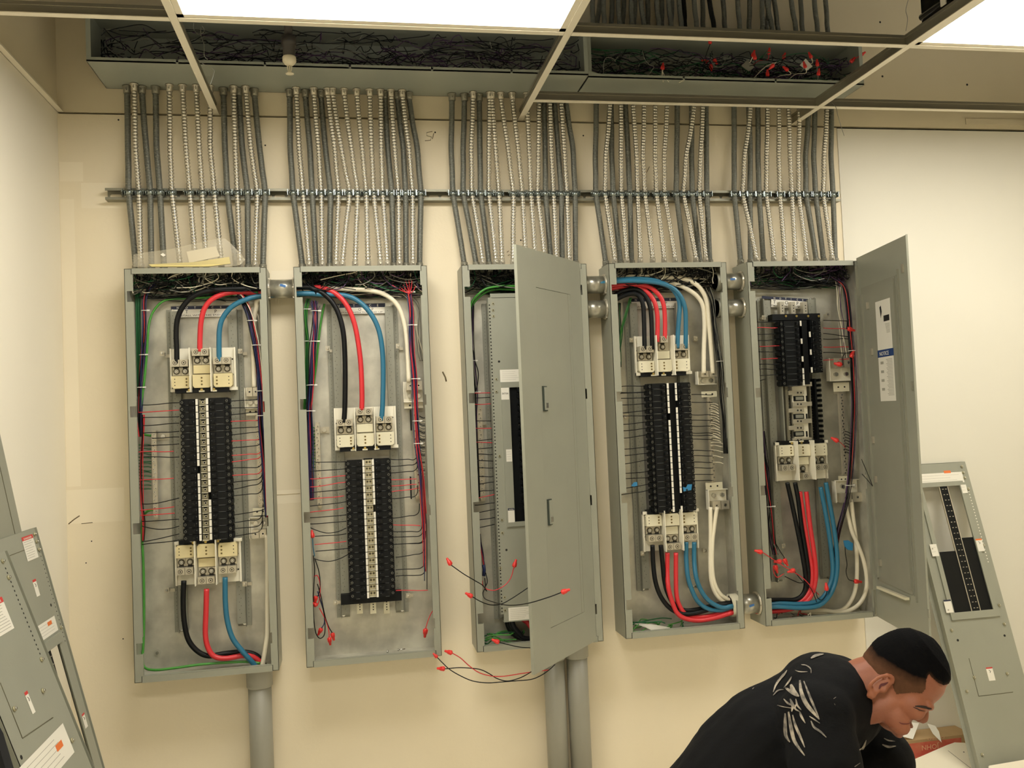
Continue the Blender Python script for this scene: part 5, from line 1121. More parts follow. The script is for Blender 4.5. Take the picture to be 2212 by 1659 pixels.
# lettering reads correctly from the inside: direction from the free edge... mirrored frame
u5 = fr5.u*(1 if s5 > 0 else -1); frt = Fr(fr5.p(0, 0, 0), u5, (0, 0, 1))
ta = lo+W*.06 if s5 > 0 else -(hi-W*.10)
text('NOTICE', ta+.0, bn0+(bn1-bn0)*.22, .0054, (bn1-bn0)*.75, wht_m, nb, frt, w=W*.62)
m = MB(); m.tube([WALL.p(2.4985, -.03, .150), WALL.p(2.4985, 1.47, .150)], .007, 12); m.build('hinge_rod', paint_m, P)
q = [P3(1860, 985, .16), P3(1865, 1010, .2), P3(1880, 1040, .26), P3(1884, 1049, .3)]; loose('thin black lead from the rightmost panel to its door, upper', [P3(1861, 992, .14), P3(1872, 1018, .2), P3(1885, 1050, .28)], 'k', .0014)
loose('thin black lead from the rightmost panel to its door, lower', [P3(1862, 1024, .14), P3(1874, 1037, .2), P3(1885, 1050, .28)], 'k', .0014)

# ================================================================== LEANING COVERS
def screws(P, fr, pts, r=.006):
    for a, b in pts: m = MB(); m.disc(a, b, 0, .005, r, fr=fr, n=8); m.disc(a, b, .005, .009, r*.55, fr=fr, m=1, n=6); m.build('screw', [MATS['painted_screw'], steel_m], P)
# right: against the white board
pR = np.array([3.059, -.012, .600]); k = .3221; dn = np.array([0, -k, -1.]); dn /= np.linalg.norm(dn); HR = 1.335
oR = pR+dn*HR; frR = Fr(oR+np.array([-.306, 0, 0]), (1, 0, 0), -dn); WR = .306
tR = thing('panel_cover', 'grey breaker cover leaning on the white board behind the crouching person', 'panel cover', oR+np.array([-.15, 0, 0]))
def rr(x, y): return frR.hit(x, y)
wa0, wb1 = rr(2007, 1053); wx0 = rr(2059, 1320)[0]; wx1 = rr(2144, 1317)[0]; wb0 = rr(2080, 1322)[1]; wxa = wx0; wxb = wx1
m = MB(); T = .002
m.box(0, wxa, 0, HR-.02, -T, 0, fr=frR); m.box(wxb, WR, 0, HR-.02, -T, 0, fr=frR); m.box(wxa, wxb, 0, wb0, -T, 0, fr=frR); m.box(wxa, wxb, wb1, HR-.02, -T, 0, fr=frR)
m.box(.02, WR-.02, HR-.02, HR, -.03, -.028, fr=frR)
m.box(0, .002, 0, HR-.02, -.028, -T, fr=frR); m.box(WR-.002, WR, 0, HR-.02, -.028, -T, fr=frR); m.box(.02, WR-.02, HR-.022, HR-.02, -.03, 0, fr=frR)
m.box(WR-.002, WR+.016, 0, HR-.02, -.028, -.026, fr=frR); m.box(-.016, .002, 0, HR-.02, -.028, -.026, fr=frR)
sh = m.build('cover_sheet', paint_m, tR)
m = MB(); zz = rr(2070, 1339)[1]; m.box(wxa-.02, wxb+.025, zz, wb0, 0, .007, fr=frR); m.box(wxa-.02, wxa-.0, wb0, wb1, 0, .007, fr=frR); m.box(wxb, wxb+.02, wb0, wb1, 0, .0065, fr=frR); m.box(wxa-.02, wxb+.02, wb1, wb1+.02, 0, .007, fr=frR); m.build('raised_frame', paint_m, tR)
sx0 = rr(2098, 1315)[0]; sx1 = rr(2116, 1317)[0]; xm = (sx0+sx1)/2; hw = (sx1-sx0)/2
m = MB(); m.box(xm-hw, xm+hw, wb0, wb1, -.004, .002, fr=frR, m=0); m.box(xm-hw-.0035, xm-hw, wb0, wb1, -.004, .003, fr=frR, m=1); m.box(xm+hw, xm+hw+.0035, wb0, wb1, -.004, .003, fr=frR, m=1)
n = 22
for i in range(n):
    z = wb1-(wb1-wb0)*(i+.5)/n
    for s in (-.45, .35): m.box(xm+hw*s, xm+hw*(s+.35), z-.0014, z+.0014, .002, .0026, fr=frR, m=1)
m.build('number_column', [black_m, alu_m], tR)
bl = rr(2050, 1191)[1]; brr = rr(2090, 1161)[1]
for nm, xa, xb, zt_ in (('breaker_filler', wxa, xm-hw-.0035, bl), ('breaker_filler', xm+hw+.0035, wxb, brr)):
    m = MB(); m.box(xa, xb, wb0, zt_, -.004, .001, fr=frR); 
    i = 0; z = wb0
    while z < zt_-.01: m.box(xa if xa == wxa else xb, (xa-.003) if xa == wxa else xb+.003, z, z+.010, -.004, .001, fr=frR); z += .024
    m.build(nm, black_m, tR)
labelw(tR, .03, WR-.03, rr(2060, 1043)[1], rr(2060, 1020)[1], 0, frR, lines=3, lab='wide white label with small orange tab')
a, b = rr(2038, 1017); m = MB(); m.box(a, a+.034, b-.012, b, .0006, .001, fr=frR); m.build('label_tab', orange_m, tR)
labelw(tR, wxb+.004, wxb+.034, rr(2110, 1192)[1], rr(2104, 1165)[1], .007, frR, band='o', bandh=.12, diag=True, lab='small warning label right of the window')
labelw(tR, wxa-.036, wxa-.004, rr(2035, 1201)[1], rr(2030, 1175)[1], .007, frR, lines=2, lab='small white label left of the window')
labelw(tR, wxa-.038, wxa-.004, rr(2060, 1323)[1], rr(2056, 1295)[1], .007, frR, band='n', bandh=.12, lab='white label with dark strip at the window corner')
labelw(tR, wxb+.004, wxb+.03, rr(2084, 1066)[1], rr(2074, 1048)[1], .007, frR, lines=2, lab='white label at the top right of the window')
a0, b1 = rr(2131, 1442); a1, b0 = rr(2146, 1470); labelw(tR, a0-.004, a0+.026, b0, b1, 0, frR, band='r', bandh=.1, diag=True, lab='white warning label on the blank lower plate')
screws(tR, frR, [rr(x, y) for x, y in ((2077, 1008), (2080, 1021), (2083, 1032), (2091, 1056), (2124, 1178), (2158, 1307), (2169, 1348), (2055, 1361), (2104, 1463), (2175, 1455), (2088, 1493), (2121, 1630), (2046, 1318), (2012, 1186))])
m = MB()
for x, y in ((2069, 1383), (2170, 1373)): a, b = rr(x, y); m.disc(a, b, 0, .0006, .005, fr=frR)
m.build('hole', hole_m, tR)
m = MB(); q = [rr(x, y) for x, y in ((2093, 1422), (2114, 1504), (2188, 1495))]
for p0, p1 in ((q[0], q[1]), (q[1], q[2])): m.tube([frR.p(*p0, .0004), frR.p(*p1, .0004)], .0012, 5)
m.build('knockout_line', mat('scored_line', (96, 92, 70), .7), tR)
m = MB(); a, b = rr(2092, 1062)
for i in range(24): m.disc(a+.002, b-.0135*i, .0, .0006, .0026, fr=frR, n=8)
m.build('screw_holes', wht_m, tR)

# left: two covers and a door leaning on the left wall
def leanL(top, bot, Yfar, W, Hh, label, z_floor=ZF):
    u = np.array([0, 1., 0]); d = np.array(top)-np.array(bot); d /= np.linalg.norm(d)
    o = np.array(top)-d*Hh; o[1] = Yfar-W
    fr = Fr(o, (0, -1, 0), d)
    if fr.n[0] < 0: fr = Fr(o, (0, 1, 0), d)
    t = thing('panel_cover', label, 'panel cover', (o[0], Yfar-W/2, ZF)); return fr, t
def ll(fr, x, y): return fr.hit(x, y)
WLc = .37
# rear cover (window with black column)
topR = (-.690, -.366, .555); botR = (-.495, -.366, -.257)
fL, tL = leanL(topR, botR, -.366, WLc, 1.20, 'grey cover with an empty window and black number column, against the left wall')
A1_ = fL.hit(74, 1140)[0]; sgn = 1 if A1_ > .1 else -1
E_ = A1_; FAR = E_; NEAR = E_-sgn*WLc
def rg(a): return (min(a, 0), max(a, 0))
def span(f0, f1): 
    x0, x1 = FAR-sgn*WLc*f0, FAR-sgn*WLc*f1; return min(x0, x1), max(x0, x1)
Htop = fL.hit(74, 1140)[1]
wt = fL.hit(132, 1385)[1]
m = MB(); T = .002; base = fL.hit(74, 1140)[1]-1.20
lo, hi = span(0, 1); wlo, whi = span(.17, .62); 
m.box(*span(0, .17), base, Htop, -T, 0, fr=fL); m.box(*span(.75, 1), base, Htop, -T, 0, fr=fL); m.box(*span(.17, .75), wt, Htop, -T, 0, fr=fL); m.box(*span(.17, .75), base, base+.12, -T, 0, fr=fL)
m.box(*span(0, .005), base, Htop, -.03, -T, fr=fL); m.box(*span(0, 1), Htop-.002, Htop, -.03, 0, fr=fL); m.box(*span(-.055, .005), base, Htop, -.03, -.028, fr=fL)
m.box(*span(-.055, -.050), base, Htop, -.03, .0, fr=fL)
m.build('cover_sheet', paint_m, tL)
m = MB(); m.box(*span(.12, .8), wt, wt+.03, 0, .008, fr=fL); m.build('raised_frame', paint_m, tL)
m = MB(); m.box(*span(.42, .49), base+.12, wt, -.004, .002, fr=fL, m=0); m.box(*span(.49, .50), base+.12, wt, -.004, .003, fr=fL, m=1)
for i in range(30):
    z = wt-.02-.0254*i
    if z > base+.13:
        for f in (.435, .465): m.box(*span(f, f+.018), z-.0016, z+.0016, .002, .0026, fr=fL, m=1)
m.build('number_column', [black_m, alu_m], tL)
def labL(fr, P, tlx, tly, w, h, **k):
    a, b = fr.hit(tlx, tly); lo, hi = (a, a+w); return labelw(P, lo, hi, b-h, b, .0005, fr, **k)
rD = 1
w_ = span(.02, .27); h1 = fL.hit(56, 1158)[1]; h2 = fL.hit(72, 1208)[1]
labelw(tL, *span(.10, .36), h2, h1, .001, fL, lines=8, band='r', bandh=.16, btext='DANGER', lab='curled white label with red DANGER band')
a, b = fL.hit(66, 1255); labelw(tL, *span(.30, .38), fL.hit(75, 1292)[1], b, .0005, fL, band='r', bandh=.14, diag=True, lab='narrow white warning label')
labelw(tL, *span(.12, .62), fL.hit(115, 1368)[1], fL.hit(112, 1333)[1], .0005, fL, lines=4, lab='wide white label with an orange tab'); m = MB(); z = fL.hit(112, 1338)[1]; m.box(*span(.22, .32), z-.012, z, .0011, .0015, fr=fL); m.build('label_tab', orange_m, tL)
labelw(tL, *span(.07, .14), fL.hit(190, 1568)[1], fL.hit(186, 1533)[1], .0005, fL, band='r', bandh=.14, diag=True, lab='narrow warning label beside the window')
screws(tL, fL, [(FAR-sgn*.02, fL.hit(66, 1157)[1]), (FAR-sgn*.02, fL.hit(70, 1173)[1]), (FAR-sgn*.02, fL.hit(76, 1190)[1]), (FAR-sgn*.02, wt+.04)])
m = MB()
for i in range(22): m.disc(FAR-sgn*.012, fL.hit(80, 1195)[1]-.0145*i, 0, .0005, .0022, fr=fL, n=6)
m.build('screw_holes', hole_m, tL)
m = MB(); m.disc(*fL.hit(110, 1307), 0, .0006, .005, fr=fL); m.build('hole', hole_m, tL)
m = MB(); z = fL.hit(35, 1195)[1]; m.box(*span(.22, .72), z-.001, z+.001, 0, .0005, fr=fL); m.build('knockout_line', MATS['scored_line'], tL)
# front cover (nearer the viewer)
topF = (-.668, -.70, .532); botF = (-.440, -.70, -.13)
fF, tF = leanL(topF, botF, -.70, .40, 1.20, 'nearest grey cover leaning on the left wall, blank plate above its lower label')
FAR = fF.hit(12, 1195)[0]; WLc = .40; Htop = fF.hit(12, 1190)[1]; base = Htop-1.20
m = MB(); m.box(*span(0, 1), base, Htop, -T, 0, fr=fF); m.box(*span(0, .005), base, Htop, -.03, -T, fr=fF); m.box(*span(-.05, .005), base, Htop, -.03, -.028, fr=fF); m.box(*span(-.05, -.046), base, Htop, -.03, 0, fr=fF); m.box(*span(.995, 1), base, Htop, -.03, 0, fr=fF); m.box(*span(1, 1.05), base, Htop, -.03, -.028, fr=fF)
m.build('cover_sheet', paint_m, tF)
def q5(tl, br, **k):
    a0, b1 = fF.hit(*tl); a1, b0 = fF.hit(*br); labelw(tF, min(a0, a1), max(a0, a1), min(b0, b1), max(b0, b1), .0008, fF, **k)
q5((-30, 1305), (30, 1357), lines=9, band='r', bandh=.16, btext='DANGER', lab='large white label with red DANGER band')
q5((51, 1497), (76, 1538), band='r', bandh=.14, diag=True, lab='narrow white warning label on the knockout plate')
q5((40, 1660), (160, 1625), lines=5, lab='wide white label with orange tab near the bottom'); 
a, b = fF.hit(118, 1612); m = MB(); m.box(*sorted((a, a+sgn*.05)), b-.018, b, .0015, .002, fr=fF); m.build('label_tab', orange_m, tF)
m = MB()
for p0, p1 in (((0, 1475), (48, 1595)), ((48, 1595), (114, 1550))): m.tube([fF.p(*fF.hit(*p0), .0004), fF.p(*fF.hit(*p1), .0004)], .0013, 5)
m.build('knockout_line', MATS['scored_line'], tF)
screws(tF, fF, [fF.hit(*p) for p in ((4, 1213), (17, 1248), (88, 1425), (91, 1493), (29, 1532), (154, 1600))], .007)
m = MB()
for i in range(20):
    f = i/19; m.disc(*fF.hit(12+f*(86-12), 1228+f*(1412-1228)), 0, .0006, .0032, fr=fF, n=8)
m.build('screw_holes', hole_m, tF)
for p in ((136, 1570), (46, 1636)): m = MB(); m.disc(*fF.hit(*p), 0, .0006, .006, fr=fF, n=12); m.build('hole', hole_m, tF)
# tall door leaning behind, cut off by the frame edge
fD = Fr((-.66, -.62, -.59), (0, -1, 0), (-.06, 0, 1.0)) ; fD = Fr((-.665, -1.25, -.59), (0, -1, 0), (-.03, 0, 1.))
tD = thing('panel_door', 'plain grey door leaning on the left wall at the frame edge, behind both covers', 'panel cover', (-.68, -.8, ZF))
pA = np.array([-.705, -.627, .80]); pB = np.array([-.700, -.51, .57]); 
dd = (pB-pA)/np.linalg.norm(pB-pA); m = MB()
frD = Fr((-.702, 0, 0), (0, 1, 0), (0, 0, 1)); e = np.array([dd[1], dd[2]])
P0 = np.array([-.627, .80])-e*.45; P1 = P0+e*1.62; nrm = np.array([-e[1], e[0]]); nrm = nrm if nrm[0] < 0 else -nrm
m.prism([tuple(P0), tuple(P1), tuple(P1+nrm*.5), tuple(P0+nrm*.5)], -.004, .004, fr=frD)
ds = m.build('door_sheet', paint_m, tD)
m = MB(); qa = frD.hit(0, 1073, .004*np.sign(frD.n[0])); 
for off_ in (.05,): m.prism([tuple(P0+nrm*off_), tuple(P1+nrm*off_), tuple(P1+nrm*(off_+.003)), tuple(P0+nrm*(off_+.003))], .004*np.sign(frD.n[0]), .0048*np.sign(frD.n[0]), fr=frD)
m.build('edge_line', MATS['scored_line'], tD)
# flat black shape at lower left corner, under the front cover
m = MB(); fr_ = Fr((0, -1.25, 0), (1, 0, 0), (0, 0, 1)); pp = [fr_.hit(x, y) for x, y in ((-60, 1480), (0, 1590), (30, 1690), (30, 1740), (-80, 1740))]
m.prism(pp, -.02, .02, fr=fr_); m.build('dark_shape', mat('flat_black', (18, 20, 24), .85), label='black bag edge at the bottom left corner', cat='bag')

# ================================================================== BAG ON PANEL 1
cB = .128
bagp = [(442,1105),(600,1075),(850,1045),(1050,1010),(1250,960),(1450,920),(1640,870),(1735,885),(1800,935),(1880,1020),(1960,1100),(2015,1180),(1960,1240),(1880,1265),(1500,1280),(1000,1282),(600,1282),(440,1278)]
bp = [H(220+x*.15371, 380+y*.15371, cB) for x, y in bagp]
cx0 = sum(p[0] for p in bp)/len(bp); cz0 = sum(p[1] for p in bp)/len(bp); rb = random.Random(3)
film = bpy.data.materials.new('clear_plastic_film'); film.use_nodes = True; nt = film.node_tree; nt.nodes.clear()
o_ = nt.nodes.new('ShaderNodeOutputMaterial'); mx = nt.nodes.new('ShaderNodeMixShader'); tr = nt.nodes.new('ShaderNodeBsdfTransparent'); pb = nt.nodes.new('ShaderNodeBsdfPrincipled')
pb.inputs['Base Color'].default_value = (*s2l((214, 206, 182)), 1); pb.inputs['Roughness'].default_value = .25; mx.inputs[0].default_value = .24
nt.links.new(tr.outputs[0], mx.inputs[1]); nt.links.new(pb.outputs[0], mx.inputs[2]); nt.links.new(mx.outputs[0], o_.inputs[0])
tb = thing('plastic_bag', 'clear plastic bag with papers lying on top of the leftmost panel', 'bag', (cx0, -cB, ZCT))
m = MB(); rings = 5; V = []
for s in (1, -1):
    V = []; F_ = []; n = len(bp)
    for r in range(rings):
        f = r/rings
        for i, (a, b) in enumerate(bp):
            b_ = max(b, ZCT+.002); x = cx0+(a-cx0)*(1-f); z = cz0+(b_-cz0)*(1-f)
            V.append((x, -cB-s*(.010*math.sin(f*math.pi/2)+.003*rb.random()), z))
    V.append((cx0, -cB-s*.012, cz0))
    for r in range(rings-1):
        for i in range(n): q = [r*n+i, r*n+(i+1) % n, (r+1)*n+(i+1) % n, (r+1)*n+i]; F_.append(q)
    for i in range(n): F_.append([(rings-1)*n+i, (rings-1)*n+(i+1) % n, rings*n])
    m.add(V, F_, 0, True)
m.build('bag_film', film, tb)
def bagpoly(pts, c, th, mm, nm, lab): 
    pp = [H(220+x*.15371, 380+y*.15371, c) for x, y in pts]; pp = [(a, max(b, ZCT+.0025)) for a, b in pp]; m = MB(); m.prism(pp, c-th/2, c+th/2); m.build(nm, mm, label=lab, cat='paper')
bagpoly([(1190,1065),(1600,990),(1660,1130),(1230,1225)], cB, .003, mat('manual_paper', (228, 218, 190), .7), 'manual', 'folded white papers inside the plastic bag')
bagpoly([(660,1245),(1300,1215),(1790,1140),(1810,1235),(1500,1275),(700,1278)], cB-.001, .010, mat('yellow_foam', (226, 210, 140), .8), 'foam_strip', 'pale yellow strip in the bottom of the plastic bag')
bagpoly([(822,1105),(860,1085),(900,1112),(866,1135)], cB+.0155, .0008, wht_m, 'sticker', 'tiny white sticker on the plastic bag')

# ================================================================== BOX AND PAPERS, lower right
# red and brown carton lying on the floor against the wall
fb = Fr((0, -.115, 0), (1, .0, 0), (0, 0, 1))
a_l = 2.30; a1 = 2.935; zt_ = -.582; zb_ = ZF+.006
tb = thing('carton', 'low cardboard carton with faded red printing on the floor', 'box', fb.p((a_l+a1)/2, ZF, -.05))
card_m = mat('kraft_card', (182, 152, 108), .8, var=.08, scale=12)
m = MB(); m.box(a_l, a1, ZF+.001, zt_, -.105, 0, fr=fb); m.build('box_body', card_m, tb)
m = MB(); m.box(a_l, a1-.05, zb_, zt_-.012, 0, .0012, fr=fb)
m.build('red_print', mat('faded_red_print', (196, 82, 66), .7, rgb2=(204, 120, 90), scale=14), tb)
zz = zb_+(zt_-zb_)*.16; a, b = fb.hit(2027, 1606); text('JOHN', a, b, .0016, .030, mat('pale_print', (222, 172, 134), .7), tb, fb, w=.082, rot=math.pi)
a, b = fb.hit(2040, 1590); text('OF PRO', a, b, .0016, .014, MATS['pale_print'], tb, fb, w=.08, rot=math.pi)
# lifted flap and papers
def paper(pts, o, w, lab, mm=wht_m, th=.0008, name='paper_sheet', bmin=None):
    fr = Fr(o, (1, 0, 0), w); pp = [fr.hit(*p) for p in pts]
    if bmin is not None: pp = [(a_, max(b_, bmin)) for a_, b_ in pp]
    m = MB(); m.prism(pp, 0, th, fr=fr); return m.build(name, mm, label=lab, cat='paper'), fr
paper([(1940, 1558), (1985, 1562), (1972, 1597), (1945, 1590)], (0, -.120, -.585), (0, .12, .11), 'white torn paper on the carton beside the face')
paper([(2003, 1563), (2020, 1568), (2028, 1580), (2034, 1604), (2015, 1585)], (0, -.122, -.585), (0, .12, .11), 'pointed white paper shred hanging over the carton')
po, pf = paper([(1932, 1659), (1990, 1634), (2045, 1610), (2062, 1604), (2087, 1605), (2095, 1625), (2112, 1650), (2122, 1700), (1925, 1720)], (0, -.52, ZF+.003), (0, .39, .092), 'big crumpled white sheet at the bottom right by the leaning cover', mat('white_sheet', (228, 220, 196), .7, bump=.3, bscale=12), bmin=.0)
m = MB(); m.tube([pf.p(*pf.hit(2048, 1622), .0012), pf.p(*pf.hit(2097, 1660), .0012)], .0008, 4); m.disc(*pf.hit(2082, 1625), .0008, .0014, .003, fr=pf, n=8); m.build('pencil_line', ink_m, po)
paper([(2135, 1655), (2212, 1642), (2260, 1634), (2270, 1720), (2130, 1720)], (0, -.52, ZF+.001), (0, .06, .075), 'white board offcut at the foot of the leaning cover', mat('white_sheet2', (236, 228, 208), .7), th=.006, bmin=.0)
m = MB(); m.tube(smooth([P3(1936, 1602, .122), P3(1943, 1610, .122), P3(1948, 1618, .122), P3(1955, 1620, .122)], 4), .0016, 5); m.build('string_end', cu_m['w'], label='short white string end on the red carton', cat='string')

# ================================================================== MARKS ON THE WALL
def mark(pts, lab, c=.0006, r=.0012, mm=None):
    m = MB(); m.tube([P3(x, y, c) for x, y in pts], r, 4); m.build('pencil_mark', mm or mat('pencil', (112, 98, 70), .8), WM)
WM = thing('wall_marks', None, None, (1, -.001, 0), kind='structure')
mark([(934, 284), (922, 286), (922, 293), (932, 296), (930, 303), (918, 304)], ''); mark([(937, 288), (934, 300)], ''); 
mark([(1397, 372), (1401, 364), (1403, 360)], ''); mark([(1095, 545), (1099, 542)], ''); mark([(1097, 552), (1101, 550)], '')
mark([(956, 803), (962, 815), (964, 824)], '', r=.003); mark([(148, 1132), (160, 1122), (172, 1114)], '', r=.002); mark([(176, 1131), (200, 1129)], '')
for x, y in ((256, 259), (940, 286), (1260, 293), (1125, 519), (573, 314), (198, 1169), (186, 1216), (340, 1190), (1258, 1407), (266, 1380)):
    a, b = H(x, y); m = MB(); m.disc(a, b, .0003, .0008, .0035 if y < 600 else .0025, n=8); m.build('screw_hole', hole_m, WM)
for x, y in ((1901, 48), (1906, 165), (2089, 183)):
    a, b = H(x, y); m = MB(); m.disc(a, b, .0003, .0008, .005, n=8); m.build('screw_hole', hole_m, WM)
m = MB(); m.tube([P3(598, 1069, .001), P3(620, 1068, .001), P3(648, 1066, .001)], .0012, 4); m.build('tape_ridge', mat('joint_ridge', (206, 188, 148), .7), WM)
# patches of joint compound
mc = mat('joint_compound', (244, 233, 207), .7, var=.03, scale=3)
for x0, y0, x1, y1 in ((2085, 256, 2230, 272),):
    a0, b1 = H(x0, y0); a1, b0 = H(x1, y1); m = MB(); m.box(a0, a1, b0, b1, .0005, .004); m.build('board_patch', wallup_m, WM)
for x0, y0, x1, y1 in ((128, 350, 180, 392), (175, 395, 275, 450), (126, 1060, 270, 1125), (130, 430, 175, 1050), (590, 1060, 655, 1085), (586, 585, 640, 640)):
    a0, b1 = H(x0, y0); a1, b0 = H(x1, y1); m = MB(); m.box(a0, a1, b0, b1, .0002, .0005); m.build('compound_patch', mc, WM)
# ================================================================== PERSON crouching at the lower right
from mathutils.bvhtree import BVHTree
YH = 1.95
E0 = P3(1915, 1470, YH); sd = (C-E0)/np.linalg.norm(C-E0); RV = np.cross(_u3, sd); RV = RV/np.linalg.norm(RV); UV = np.cross(sd, RV)
PLN = Fr(E0, RV, UV)
def PW(x, y, c=YH): d = c-YH; a, b = PLN.hit(x, y, d); return PLN.p(a, b, d)
skin_m = mat('skin', (158, 98, 70), .55, rgb2=(140, 84, 60), scale=14, bump=.12, bscale=220, sub=.12)
shirt_m = mat('black_cotton', (9, 10, 12), .9, bump=.25, bscale=160, spec=.2)
jean_m = mat('dark_jeans', (34, 40, 56), .85)
def ell(m, c, r, axes=None, n=20, k=12):
    c = np.array(c, float); A = np.eye(3) if axes is None else np.array(axes); vs = [c+A[2]*r[2]]; fs = []
    for i in range(1, k):
        t = math.pi*i/k
        for j in range(n): p = 2*math.pi*j/n; vs.append(c+A[0]*r[0]*math.sin(t)*math.cos(p)+A[1]*r[1]*math.sin(t)*math.sin(p)+A[2]*r[2]*math.cos(t))
    vs.append(c-A[2]*r[2]); L = len(vs)-1
    for j in range(n): fs.append((0, 1+j, 1+(j+1) % n)); fs.append((L, L-n+(j+1) % n, L-n+j))
    for i in range(k-2):
        for j in range(n): a = 1+i*n+j; b = 1+i*n+(j+1) % n; fs.append((a, a+n, b+n, b))
    m.add(vs, fs, 0, True)
def limb(m, pts, rs, sq=1.0, n=20, ends=True):
    q = smooth(pts, 6); R = np.interp(np.linspace(0, len(pts)-1, len(q)), range(len(pts)), rs); m.tube(q, list(R), n, 0, True, sq, upv=sd)
    if ends: ell(m, pts[0], [rs[0]]*3); ell(m, pts[-1], [rs[-1]]*3)
def baked(m, name, mt, parent, voxel, smooth_it=6, clip=None, disp=0, factor=.5):
    o = m.build(name, mt, None); md = o.modifiers.new('r', 'REMESH'); md.mode = 'VOXEL'; md.voxel_size = voxel
    s = o.modifiers.new('s', 'SMOOTH'); s.iterations = smooth_it; s.factor = factor
    if disp:
        tx = bpy.data.textures.new('fold', 'CLOUDS'); tx.noise_scale = .09; dm = o.modifiers.new('d', 'DISPLACE'); dm.texture = tx; dm.strength = disp; dm.mid_level = .5; dm.texture_coords = 'GLOBAL'
    bpy.context.view_layer.update(); me = bpy.data.meshes.new_from_object(o.evaluated_get(bpy.context.evaluated_depsgraph_get()))
    loc = WL[o.name].copy(); old = o.data; o.modifiers.clear(); o.data = me; bpy.data.meshes.remove(old)
    for p in me.polygons: p.use_smooth = True
    if parent is not None: o.parent = parent; o.location = tuple(loc-WL[parent.name])
    return o
up = RV*.78+UV*.62; up /= np.linalg.norm(up); fw = RV*.62-UV*.78; fw /= np.linalg.norm(fw)
def loc2(x, y): v = PW(x, y)-E0; return v@fw, v@up
c7 = lambda l: [(1800+x*.19827, 1330+y*.19831) for x, y in l]
outer = c7([(290,560),(285,480),(320,400),(385,335),(480,245),(600,180),(700,145),(830,130),(950,165),(1080,240),(1160,330),(1220,440),(1262,540),(1288,640),(1290,700),(1268,745),(1240,790),(1232,840),(1200,890),(1150,940),(1085,990),
   (1035,1030),(985,1065),(945,1105),(905,1140),(850,1163),(800,1185),(760,1215),(735,1240),(705,1264),(640,1268),(560,1235),(500,1180),(470,1100),(420,950),(360,800),(310,680)])
pl = [loc2(*p) for p in outer]
umin = min(p[1] for p in pl); umax = max(p[1] for p in pl)
def fspan(u):
    xs = []
    n = len(pl)
    for i in range(n):
        (f0, u0), (f1, u1) = pl[i], pl[(i+1) % n]
        if (u0-u)*(u1-u) <= 0 and abs(u1-u0) > 1e-9: xs.append(f0+(f1-f0)*(u-u0)/(u1-u0))
    return min(xs), max(xs)
def hwid(u):
    t = (u-umin)/(umax-umin)   # 0 chin, 1 crown
    return float(np.interp(t, [0, .06, .15, .3, .45, .6, .75, .88, .96, 1], [.018, .030, .046, .058, .067, .074, .076, .063, .038, .012]))
NS, NA = 40, 48
grid = []
for i in range(NS):
    t = i/(NS-1); t = .004+.992*(.5-.5*math.cos(math.pi*t)); u = umin+(umax-umin)*t; a, b = fspan(u); w = hwid(u); row = []
    for j in range(NA):
        th = 2*math.pi*j/NA; cx = (a+b)/2; hx_ = (b-a)/2; cs, sn = math.cos(th), math.sin(th)
        ex = .86 if cs > 0 else .8
        row.append((cx+hx_*math.copysign(abs(cs)**ex, cs), u, w*math.copysign(abs(sn)**.9, sn)))
    grid.append(row)
def hp(f, u, s): return E0+fw*f+up*u+sd*s
def headmesh(m, sc=1.0):
    cf = .0; cu_ = (umin+umax)/2+.02
    vs = []; 
    for row in grid:
        for f, u, s in row:
            k = sc if (u > -.01) else 1.0
            vs.append(hp(.02+(f-.02)*k, cu_+(u-cu_)*k, s*k))
    fs = [(i*NA+j, i*NA+(j+1) % NA, (i+1)*NA+(j+1) % NA, (i+1)*NA+j) for i in range(NS-1) for j in range(NA)]+[list(range(NA))[::-1], [(NS-1)*NA+j for j in range(NA)]]
    m.add(vs, fs, 0, True)
